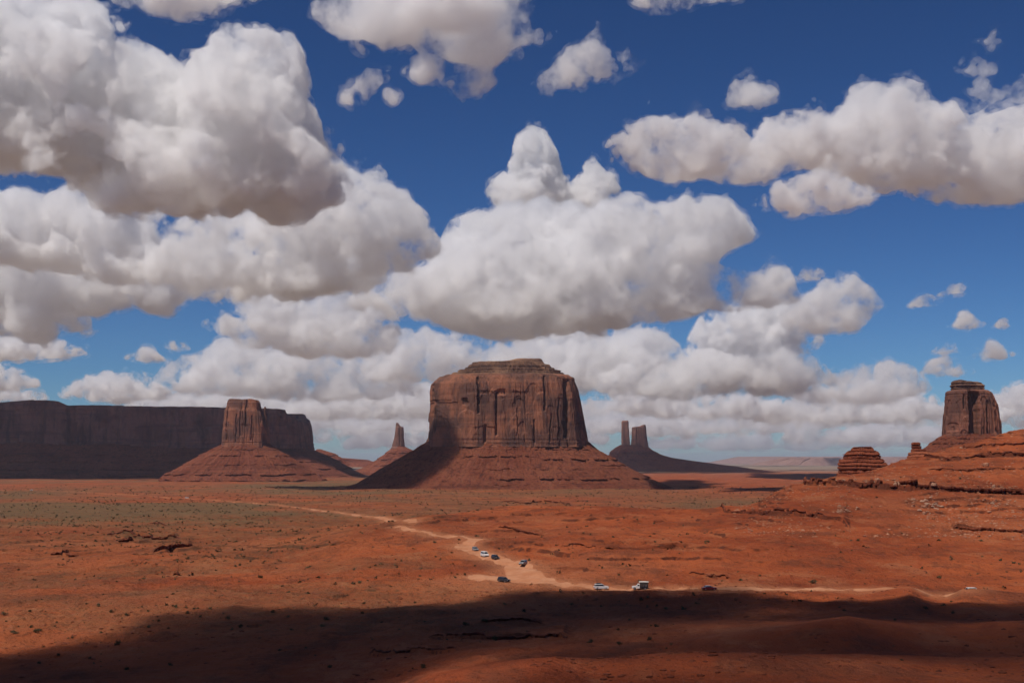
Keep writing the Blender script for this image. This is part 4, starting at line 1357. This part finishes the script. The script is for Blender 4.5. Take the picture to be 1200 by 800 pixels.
def build_cloud(label, d, lobes, name='cumulus_cloud', group='cumulus clouds in the sky', vox=2.0, amp=0.8, soft=17.0,
                big=None, cat='cloud', seed=None, core=2.0, rim=5.0):
    """lobes: (top outline, base outline, depth offset in px, depth factor); outlines are polylines given in reference pixels at distance d"""
    CLOUD_N[0] += 1
    rng = np.random.RandomState(100 + CLOUD_N[0] if seed is None else seed)
    k = d / F
    h = vox * k
    xs = [p[0] for L in lobes for p in L[0]]
    ys = [p[1] for L in lobes for p in L[0] + L[1]]
    hmax = max(max(p[1] for p in L[1]) - min(p[1] for p in L[0]) for L in lobes) / 2
    dep = max(abs(L[2]) + L[3] * hmax for L in lobes)
    m = 0.5 * hmax + 8
    n = [int((max(xs) - min(xs) + 2 * m) / vox) + 2, int((2 * dep + 2 * m) / vox) + 2, int((max(ys) - min(ys) + 2 * m) / vox) + 2]
    X = (min(xs) - m + np.arange(n[0]) * vox).astype(np.float32)      # everything in pixels at distance d
    Y = (-dep - m + np.arange(n[1]) * vox).astype(np.float32)
    Z = (-(max(ys) + m) + np.arange(n[2]) * vox).astype(np.float32)   # up, = -row
    Fd = np.full(n, -1e3, np.float32)
    low = np.zeros(n, np.float32)
    for top, base, off, kd in lobes:
        tx, ty = zip(*top)
        bx, by = zip(*base)
        tp, bt = -np.interp(X, tx, ty), -np.interp(X, bx, by)
        ker = np.exp(-np.linspace(-2, 2, 2 * int(5 / vox) + 3) ** 2)
        ker /= ker.sum()
        r = len(ker) // 2
        tp = np.convolve(np.pad(tp, r, mode='edge'), ker, 'valid')
        bt = np.convolve(np.pad(bt, r, mode='edge'), ker, 'valid')
        out = (X < tx[0]) | (X > tx[-1])
        half = np.maximum((tp - bt) / 2, 0.5)
        edge = np.maximum(np.maximum(tx[0] - X, X - tx[-1]), 0)
        mid = (tp + bt) / 2
        hs = np.convolve(np.pad(half, 12, mode='edge'), np.ones(25) / 25, 'valid')
        D = np.maximum(kd * (0.35 * half + 0.65 * hs), 2)
        q = (Z[None, :] - mid[:, None]) / half[:, None]
        q = np.where(q < 0, np.abs(q) ** 1.6, np.abs(q) ** 1.05)                       # (nx,nz)
        yy = np.abs((Y[None, :] - off) / D[:, None])                                    # (nx,ny)
        f = (1 - np.sqrt(yy[:, :, None] ** 2 + q[:, None, :] ** 2)) * np.minimum(half, D)[:, None, None] - edge[:, None, None]
        Fd = np.maximum(Fd, f.astype(np.float32))
        low = np.maximum(low, np.where(f > -6, (np.clip((Z[None, :] - bt[:, None]) / (2 * half[:, None]), 0, 1))[:, None, :], 0).astype(np.float32))
    L0 = big or max(14.0, min(0.62 * hmax, 60.0))
    a, b, cell, tot = amp * L0, 0.34 * amp * L0, L0, np.zeros(n, np.float32)
    while cell > 1.9 * vox:
        tot += 0.6 * a * (np.abs(grid_noise(n, vox, cell, rng)) - 0.8) + b * grid_noise(n, vox, cell * 1.1, rng)
        cell *= 0.55
        a *= 0.70
        b *= 0.68
    w = 0.4 + 0.6 * np.clip(low * 2.5, 0, 1)
    Fd += tot * w
    for ax in range(3):
        sl = [slice(None)] * 3
        for e in (0, -1):
            sl[ax] = e
            Fd[tuple(sl)] = -30
    def world(lev):
        v, q = surface_nets(Fd + lev, (X[0], Y[0], Z[0]), vox)
        v = v * k
        v[:, 0] -= 600 * k
        v[:, 2] += ZC + HY * k
        v[:, 1] += d
        return v, q
    v, q = world(-core)
    base = np.array([v[:, 0].mean(), d, v[:, 2].min()])
    o = mesh_obj(name, v - base, q, cloud_mat('cloud_vapour', 1 / (soft * k)), loc=base)
    if rim:
        v, q = world(rim)
        mesh_obj('wispy_edge', v - base, q, cloud_mat('thin_vapour', 1 / (soft * k), fringe=True), o)
    return tag(o, label, cat, group)


def puff(label, cx, cy, w, hgt, d, **kw):
    top = [(cx - w / 2, cy + hgt * .3), (cx - w * .3, cy - hgt * .3), (cx, cy - hgt / 2), (cx + w * .28, cy - hgt * .25), (cx + w / 2, cy + hgt * .3)]
    base = [(cx - w / 2, cy + hgt * .34), (cx - w * .25, cy + hgt / 2), (cx + w * .25, cy + hgt / 2), (cx + w / 2, cy + hgt * .34)]
    return build_cloud(label, d, [(top, base, 0, 1.6)], **kw)


CL = build_cloud
CL('huge grey white cumulus bank filling the upper left corner of the sky', 9500, [
    ([(-110, 90), (-40, 30), (0, 18), (60, 14), (120, 26), (170, 40), (200, 66), (214, 110)], [(-110, 200), (0, 208), (60, 200), (110, 236), (214, 246)], 0, 1.2),
    ([(206, 130), (232, 62), (262, 44), (320, 40), (350, 54), (364, 92), (356, 122), (376, 168), (402, 190), (416, 214)], [(206, 246), (330, 247), (380, 234), (414, 220)], 30, 1.3),
    ([(90, 170), (160, 150), (300, 165), (370, 180), (408, 206)], [(90, 232), (160, 250), (340, 246), (408, 222)], -60, 1.2)], vox=2.2)
CL('broad cumulus with grey flat base just below the huge upper left bank', 14000, [
    ([(120, 258), (200, 240), (300, 240), (400, 206), (440, 210), (472, 230), (506, 258), (520, 285)], [(120, 326), (180, 346), (280, 350), (420, 340), (480, 312), (520, 294)], 0, 1.3),
    ([(-70, 236), (-20, 218), (40, 226), (90, 216), (150, 232), (260, 262)], [(-70, 300), (30, 310), (120, 328), (260, 330)], 40, 1.3)], vox=2.1)
CL('low grey cumulus at the left edge under the broad one', 17500, [
    ([(-80, 300), (-20, 262), (40, 250), (110, 280), (200, 296), (240, 326)], [(-80, 370), (60, 374), (200, 362), (240, 340)], 0, 1.4),
    ([(-80, 350), (0, 345), (70, 360), (122, 382)], [(-80, 398), (60, 398), (122, 394)], -30, 1.5)], vox=2.0)
CL('flat little cloud strip at the left edge under the low grey cumulus', 23000, [
    ([(-60, 400), (-10, 396), (50, 398), (98, 410)], [(-60, 420), (40, 422), (98, 416)], 0, 2.0)], vox=1.5, soft=8)
CL('small puffy cloud over the left end of the long mesa', 26000, [
    ([(-60, 440), (-10, 428), (25, 436), (40, 448)], [(-60, 464), (10, 458), (40, 454)], 0, 1.5)], vox=1.4, soft=8)
CL('pale low cloud just above the mesa rim at left', 30000, [
    ([(-40, 462), (0, 458), (48, 464)], [(-40, 474), (20, 474), (48, 469)], 0, 2.0),
    ([(78, 456), (100, 444), (130, 436), (165, 440), (188, 452)], [(78, 466), (120, 472), (188, 470)], 0, 1.5)], vox=1.4, soft=8)
CL('tall bulging cumulus with wide head in the middle of the sky', 16500, [
    ([(505, 300), (524, 256), (556, 246), (590, 230), (640, 226), (672, 232), (700, 238), (738, 238), (765, 250), (800, 232), (840, 234), (862, 262)],
     [(505, 330), (600, 340), (700, 330), (800, 318), (862, 290)], 40, 1.1),
    ([(415, 345), (470, 322), (520, 300), (600, 280), (700, 285), (780, 300), (850, 318), (880, 322), (908, 304), (926, 316), (930, 348)],
     [(415, 362), (470, 378), (560, 396), (680, 392), (780, 376), (880, 360), (930, 352)], 0, 1.2),
    ([(690, 240), (738, 228), (765, 244), (800, 226), (845, 228), (872, 262)], [(690, 330), (780, 322), (840, 308), (872, 282)], 10, 1.4)], vox=2.1, amp=0.6)
CL('bright white cloud turret peeking up behind the bulging cumulus', 24000, [
    ([(597, 200), (602, 166), (622, 152), (640, 160), (654, 186), (660, 208)], [(597, 256), (660, 256)], 0, 1.0),
    ([(676, 212), (684, 196), (696, 192), (708, 206)], [(676, 255), (708, 255)], 0, 1.0)], vox=1.4, soft=8, amp=0.5)
CL('ragged grey cloud at the top of the sky right of the huge bank', 8500, [
    ([(372, 10), (430, -40), (520, -50), (600, -20), (640, 30), (646, 52)], [(372, 26), (420, 52), (500, 58), (580, 70), (646, 56)], 0, 1.2),
    ([(486, 72), (520, 50), (580, 58), (620, 80)], [(486, 104), (540, 124), (590, 118), (620, 92)], -20, 0.9),
    ([(410, 112), (432, 90), (466, 88), (482, 108)], [(410, 122), (450, 126), (482, 118)], 0, 0.9)], vox=2.2, soft=30)
CL('torn wispy cloud fragment beside the ragged top cloud', 8800, [
    ([(640, 90), (668, 66), (700, 40), (716, 62), (742, 70)], [(640, 104), (680, 106), (742, 80)], 0, 0.8)], vox=1.5, soft=26, amp=1.0)
CL('thin cloud touching the top edge above the deep blue gap', 8200, [
    ([(130, -30), (200, -40), (310, -16)], [(130, 2), (200, 22), (260, 16), (310, -6)], 0, 1.2)], vox=2.0, soft=22)
CL('bright cloud crest at the top edge in the left corner', 12000, [
    ([(16, 6), (50, -14), (90, -8), (116, 8)], [(16, 28), (60, 40), (116, 30)], 0, 1.0)], vox=1.8)
CL('small cloud shred at the middle of the top edge', 8000, [
    ([(742, -6), (780, -20), (870, -12)], [(742, 4), (776, 14), (800, 10), (870, -2)], 0, 1.2)], vox=1.6, soft=20)
CL('long flat bottomed cumulus across the upper right sky', 8800, [
    ([(712, 172), (726, 150), (770, 138), (840, 140), (890, 142), (940, 134), (985, 150), (990, 176)], [(712, 186), (740, 204), (800, 212), (870, 214), (940, 200), (990, 186)], 0, 1.3),
    ([(950, 150), (975, 112), (1010, 98), (1045, 96), (1075, 112), (1100, 126), (1140, 136), (1170, 134), (1200, 122), (1260, 110), (1320, 140)],
     [(950, 186), (1000, 206), (1080, 222), (1180, 226), (1260, 222), (1320, 200)], 30, 1.3)], vox=2.2)
CL('flat oval cloud hanging below the long upper right cumulus', 7600, [
    ([(886, 238), (910, 216), (950, 202), (990, 206), (1026, 228)], [(886, 242), (930, 252), (980, 248), (1026, 236)], 0, 1.4)], vox=1.8)
CL('torn wisp rising above the long upper right cumulus', 9500, [
    ([(846, 118), (862, 92), (884, 88), (910, 112)], [(846, 124), (880, 132), (910, 122)], 0, 0.9),
    ([(804, 132), (812, 118), (828, 132)], [(804, 138), (828, 138)], 0, 0.9)], vox=1.5, soft=24, amp=1.0)
CL('faint wisps high at the right edge of the sky', 9000, [
    ([(1128, 104), (1150, 96), (1172, 112)], [(1128, 108), (1150, 118), (1172, 116)], 0, 0.9),
    ([(1120, 80), (1150, 72), (1170, 82)], [(1120, 84), (1150, 86), (1170, 86)], 0, 0.9),
    ([(1176, 104), (1196, 94), (1230, 102)], [(1176, 112), (1200, 122), (1230, 112)], 0, 0.9),
    ([(1152, 46), (1166, 42), (1180, 48)], [(1152, 50), (1166, 54), (1180, 51)], 0, 0.9)], vox=1.4, soft=40, amp=1.2)
CL('mid sky cumulus with mauve base left of the flat topped butte', 22000, [
    ([(244, 372), (262, 352), (310, 344), (350, 346), (400, 340), (440, 348), (466, 372), (478, 396)], [(244, 384), (280, 402), (340, 418), (420, 420), (478, 404)], 0, 1.3)], vox=1.8)
CL('bright cumulus tops crowding behind the flat topped butte', 28000, [
    ([(420, 420), (448, 392), (500, 384), (560, 400), (600, 396), (660, 378), (700, 384), (760, 376), (790, 398), (800, 420)],
     [(420, 446), (500, 446), (600, 452), (720, 450), (800, 436)], 0, 1.3)], vox=1.8)
CL('low cumulus heap above the left tower butte', 30000, [
    ([(184, 446), (200, 424), (236, 416), (262, 402), (300, 404), (340, 414), (400, 410), (450, 420), (480, 436), (500, 452)],
     [(184, 456), (260, 466), (340, 468), (430, 468), (500, 462)], 0, 1.3)], vox=1.7)
CL('grey cloud layer along the horizon behind the left tower butte', 44000, [
    ([(150, 476), (200, 462), (280, 458), (360, 462), (440, 456), (520, 452), (600, 460)], [(150, 484), (280, 490), (420, 490), (600, 488)], 0, 2.2)], vox=1.6, soft=8)
CL('thin cloud strips low between left tower butte and flat topped butte', 62000, [
    ([(330, 500), (400, 488), (480, 486), (560, 492)], [(330, 506), (440, 510), (560, 508)], 0, 3.0),
    ([(400, 518), (440, 512), (500, 516)], [(400, 524), (460, 525), (500, 522)], 20, 3.0)], vox=1.5, soft=10)
CL('bright white cauliflower cloud right of the bulging cumulus', 27000, [
    ([(806, 404), (820, 370), (850, 352), (890, 348), (930, 352), (950, 384)], [(806, 414), (860, 418), (950, 412)], 0, 1.1)], vox=1.6, soft=10)
CL('round grey cloud with clear sky on its right side', 20000, [
    ([(906, 376), (930, 356), (960, 336), (990, 330), (1014, 346), (1022, 358)], [(906, 384), (940, 394), (1000, 390), (1022, 364)], -20, 1.3)], vox=1.6)
CL('wide grey cloud deck low in the middle right sky', 27000, [
    ([(640, 440), (680, 424), (730, 432), (780, 416), (840, 410), (890, 398), (930, 408), (964, 430), (975, 444)],
     [(640, 452), (720, 464), (820, 466), (920, 462), (975, 450)], 0, 1.6)], vox=1.8)
CL('sunlit cumulus heap low in the right sky', 31000, [
    ([(880, 444), (920, 428), (960, 440), (1000, 430), (1040, 424), (1066, 436), (1076, 452)], [(880, 462), (940, 472), (1030, 474), (1076, 460)], -20, 1.4)], vox=1.6)
CL('layered cloud bank close to the horizon right of the flat topped butte', 42000, [
    ([(690, 470), (740, 454), (800, 466), (860, 462), (920, 468), (990, 462), (1060, 456), (1100, 470), (1112, 484)],
     [(690, 480), (780, 488), (900, 492), (1030, 496), (1112, 490)], 0, 2.2)], vox=1.6, soft=8)
CL('thin grey streak cloud above the horizon behind twin towers', 60000, [
    ([(640, 500), (720, 486), (800, 492), (900, 494), (960, 500)], [(640, 504), (760, 510), (960, 506)], 0, 3.0),
    ([(920, 512), (980, 500), (1040, 502), (1110, 506)], [(920, 518), (1020, 520), (1110, 514)], 0, 3.0)], vox=1.5, soft=10)
CL('pale streaky cloud sheet low over the whole middle horizon', 75000, [
    ([(300, 492), (420, 470), (560, 466), (700, 474), (820, 482), (960, 478), (1080, 484), (1180, 496)], [(300, 500), (480, 502), (700, 503), (960, 503), (1180, 502)], 0, 2.5),
    ([(360, 512), (460, 503), (600, 505), (720, 509), (800, 515)], [(360, 516), (560, 521), (800, 519)], 10, 3.0)], vox=1.9, soft=14, amp=0.6)
CL('faint low cloud strip close above the far blue mesa', 90000, [
    ([(760, 521), (860, 512), (960, 509), (1060, 512), (1110, 519)], [(760, 525), (930, 528), (1110, 523)], 0, 3.0)], vox=1.6, soft=16, amp=0.6)
CL('low cumulus at the right edge beside the dark tower butte', 33000, [
    ([(1150, 470), (1180, 458), (1220, 450), (1300, 456)], [(1150, 486), (1200, 500), (1300, 498)], 0, 1.5)], vox=1.6, soft=9)
for lab, cx, cy_, w_, h_, d_ in (
        ('little flat puff highest of the cluster near the right edge', 1120, 341, 24, 12, 16000),
        ('tiny grey puff left of the little flat puff', 1086, 354, 22, 9, 17000),
        ('small round puff in the middle of the right edge cluster', 1130, 377, 26, 17, 18000),
        ('tiny puff just below the small round one', 1105, 409, 20, 11, 22000),
        ('plump small cloud nearest the right edge', 1157, 412, 40, 18, 21000),
        ('flat white small cloud above the dark tower butte', 1109, 431, 46, 17, 24000),
        ('small lone puff in the blue gap at lower left', 171, 418, 30, 12, 22000),
        ('smallest lone puff beside the lower left gap', 209, 404, 18, 10, 21000),
        ('little puff drifting right of the bulging cumulus', 951, 321, 30, 15, 14000),
        ('faint grey puff at the right edge of the frame', 1178, 380, 18, 8, 19000)):
    puff(lab, cx, cy_, w_ * 1.15, h_ * 1.1, d_, vox=1.2, soft=15, amp=0.75, core=1.0, rim=4.0, name='small_cloud', group='small puffs of cloud')
# ------------------------------------------------------------------ clouds overhead (out of the picture) each added and shaped for the shadow it casts on the land
def overhead_cloud(label, pts, alt, thick, tau=5.0, ragged=18.0, vox=None, seed=1):
    """pts: outline on the ground, world (x, y, z); the cloud floats where the sun's rays towards that outline pass at altitude alt"""
    P = np.array([np.array(p, float) - SUN * (p[2] / SUN[2]) for p in pts])[:, :2]
    lo, hi = P.min(0) - ragged * 3, P.max(0) + ragged * 3
    vox = vox or max(hi - lo) / 110
    n = [int((hi[i] - lo[i]) / vox) + 2 for i in (0, 1)] + [int(thick / vox) + 6]
    X, Y = lo[0] + np.arange(n[0]) * vox, lo[1] + np.arange(n[1]) * vox
    Z = (np.arange(n[2]) - (n[2] - 1) / 2) * vox
    GX, GY = np.meshgrid(X, Y, indexing='ij')
    sd = np.full(GX.shape, 1e9)
    ins = np.zeros(GX.shape, bool)
    for a, b in zip(P, np.roll(P, -1, 0)):
        ab = b - a
        tt = np.clip(((GX - a[0]) * ab[0] + (GY - a[1]) * ab[1]) / (ab @ ab + 1e-9), 0, 1)
        sd = np.minimum(sd, np.hypot(GX - a[0] - tt * ab[0], GY - a[1] - tt * ab[1]))
        cr = (a[1] > GY) != (b[1] > GY)
        with np.errstate(divide='ignore', invalid='ignore'):
            ins ^= cr & (GX < (b[0] - a[0]) * (GY - a[1]) / (b[1] - a[1]) + a[0])
    sd = np.where(ins, sd, -sd)
    sd = sd + ragged * fbm(GX, GY, ragged * 5, 5, 0.6, seed)
    half = thick / 2
    Fd = np.minimum(sd[:, :, None], half - np.abs(Z)[None, None, :] + 0 * sd[:, :, None])
    # rounded rim: thinner towards the edge
    Fd = np.minimum(Fd, half * np.sqrt(np.clip(sd / (half * 1.2), 0, 1))[:, :, None] - np.abs(Z)[None, None, :])
    rng = np.random.RandomState(seed)
    Fd = Fd + 0.10 * thick * grid_noise(Fd.shape, vox, max(thick * 0.6, 3 * vox), rng)
    for ax in range(3):
        sl = [slice(None)] * 3
        for e in (0, -1):
            sl[ax] = e
            Fd[tuple(sl)] = -1
    v, q = surface_nets(Fd.astype(np.float32), (X[0], Y[0], Z[0]), vox)
    zz = v[:, 2] + alt
    v[:, 0] += SUN[0] / SUN[2] * zz
    v[:, 1] += SUN[1] / SUN[2] * zz
    v[:, 2] = zz
    base = v.mean(0)
    base[2] = v[:, 2].min()
    t = NT('overhead_vapour')
    vol = t.n('ShaderNodeVolumePrincipled')
    vol.inputs['Color'].default_value = (1, 1, 1, 1)
    vol.inputs['Density'].default_value = tau / thick
    vol.inputs['Anisotropy'].default_value = 0.3
    t.t.links.new(vol.outputs[0], t.out.inputs['Volume'])
    o = mesh_obj('overhead_cloud', v - base, q, t.m, loc=base)
    return tag(o, label, 'cloud', 'clouds overhead casting shadows')


def gp(px, d, z=17.0):
    return ((px - 600) / F * d, d, z)


overhead_cloud('cloud overhead that shades the whole foreground', [gp(a, b) for a, b in (
    (-700, 150), (-200, 232), (0, 268), (100, 295), (180, 335), (260, 360), (330, 366), (430, 366), (480, 374), (540, 362), (600, 386), (660, 386), (760, 372), (860, 382), (900, 370), (930, 355), (930, 276), (860, 280), (700, 262), (560, 240), (420, 150), (300, 60), (-700, 60))], 900, 70, 3.3, 8)
overhead_cloud('low cloud overhead that shades the dark row of hillocks at lower right', [gp(a, b, 20) for a, b in ((926, 354), (960, 352), (1010, 350), (1060, 350), (1110, 350), (1160, 352), (1260, 354), (1500, 360), (1600, 285), (1200, 268), (1000, 266), (926, 274))], 620, 44, 3.4, 3, 3.5)
overhead_cloud('thinner cloud overhead that dims the middle row of hillocks', [gp(a, b) for a, b in ((420, 160), (560, 244), (700, 268), (860, 284), (1000, 274), (1200, 276), (1700, 290), (1700, 190), (1200, 187), (900, 186), (640, 184), (480, 110))], 1000, 70, 2.1, 8)
overhead_cloud('thinnest cloud overhead that dims the nearest hillocks', [gp(a, b) for a, b in ((430, 150), (640, 190), (900, 191), (1200, 192), (1700, 198), (1700, 50), (280, 50))], 1100, 70, 1.7, 10)
overhead_cloud('small thin cloud overhead that streaks the red slope right of the road', [gp(a, b, 24) for a, b in ((690, 515), (740, 520), (790, 530), (832, 556), (826, 548), (790, 516), (740, 508))], 1000, 30, 1.6, 5, 2.5)
overhead_cloud('broad cloud high over the long dark mesa', [(-5200, 4420, 0), (-3200, 4380, 0), (-2200, 4420, 0), (-1650, 4430, 0), (-1350, 4520, 0), (-1150, 4680, 0), (-900, 4900, 0), (-600, 5050, 0), (-560, 5400, 0), (-700, 6000, 0), (-1800, 6400, 0), (-5200, 6300, 0)], 2800, 260, 6.0, 50)
k_ = D1 / F
overhead_cloud('cloud high over the left skirt of the great butte', [pt(*p) for p in (
    (500, 513, 2770), (524, 509, 2735), (544, 513, 2700), (548, 525, 2672), (536, 545, 2625), (514, 560, 2600), (486, 571, 2560), (440, 576, 2560), (380, 579, 2450), (322, 577, 2600), (310, 570, 2900), (370, 569, 2950), (430, 556, 2880), (470, 532, 2830))], 1500, 100, 3.2, 12)
overhead_cloud('cloud high over the pair of square towers', [gp(a, b, 0) for a, b in ((696, 6950), (780, 6950), (840, 7000), (905, 7200), (920, 8300), (840, 8300), (830, 7600), (790, 7540), (764, 7500), (735, 7470), (700, 7480))], 3800, 200, 2.3, 24)
overhead_cloud('small cloud high over the plain right of the great butte', [gp(a, b, 0) for a, b in ((762, 2700), (800, 2520), (832, 2620), (842, 3300), (820, 4200), (780, 4300), (764, 3400))], 1700, 110, 4.0, 35)
overhead_cloud('streak of cloud high over the plain behind the red rise', [gp(a, b, 0) for a, b in ((838, 2360), (880, 2300), (930, 2330), (950, 2700), (905, 2760), (850, 2650))], 1500, 90, 4.0, 25)
overhead_cloud('cloud high over the far plain left of the layered knoll', [gp(a, b, 0) for a, b in ((868, 4900), (920, 4300), (1010, 4200), (1060, 5600), (960, 6800), (880, 6600))], 3000, 160, 4.5, 70)
overhead_cloud('cloud high over the plain beside the foot of the thumb butte', [gp(a, b, 0) for a, b in ((90, 4330), (140, 4200), (200, 4230), (226, 4300), (200, 4420), (100, 4450))], 2200, 90, 3.0, 25)
# ------------------------------------------------------------------ the air itself
t = NT('thin_air_haze')
_v = t.n('ShaderNodeVolumePrincipled')
_v.inputs['Color'].default_value = (0.72, 0.82, 1.0, 1)
_v.inputs['Density'].default_value = 1.8e-5
_v.inputs['Anisotropy'].default_value = 0.2
t.t.links.new(_v.outputs[0], t.out.inputs['Volume'])
_b = bmesh.new()
box(_b, -91000, 91000, -91000, 91000, -90, 520)
hz = bm_obj('haze', _b, t.m, None)
tag(hz, kind='stuff')
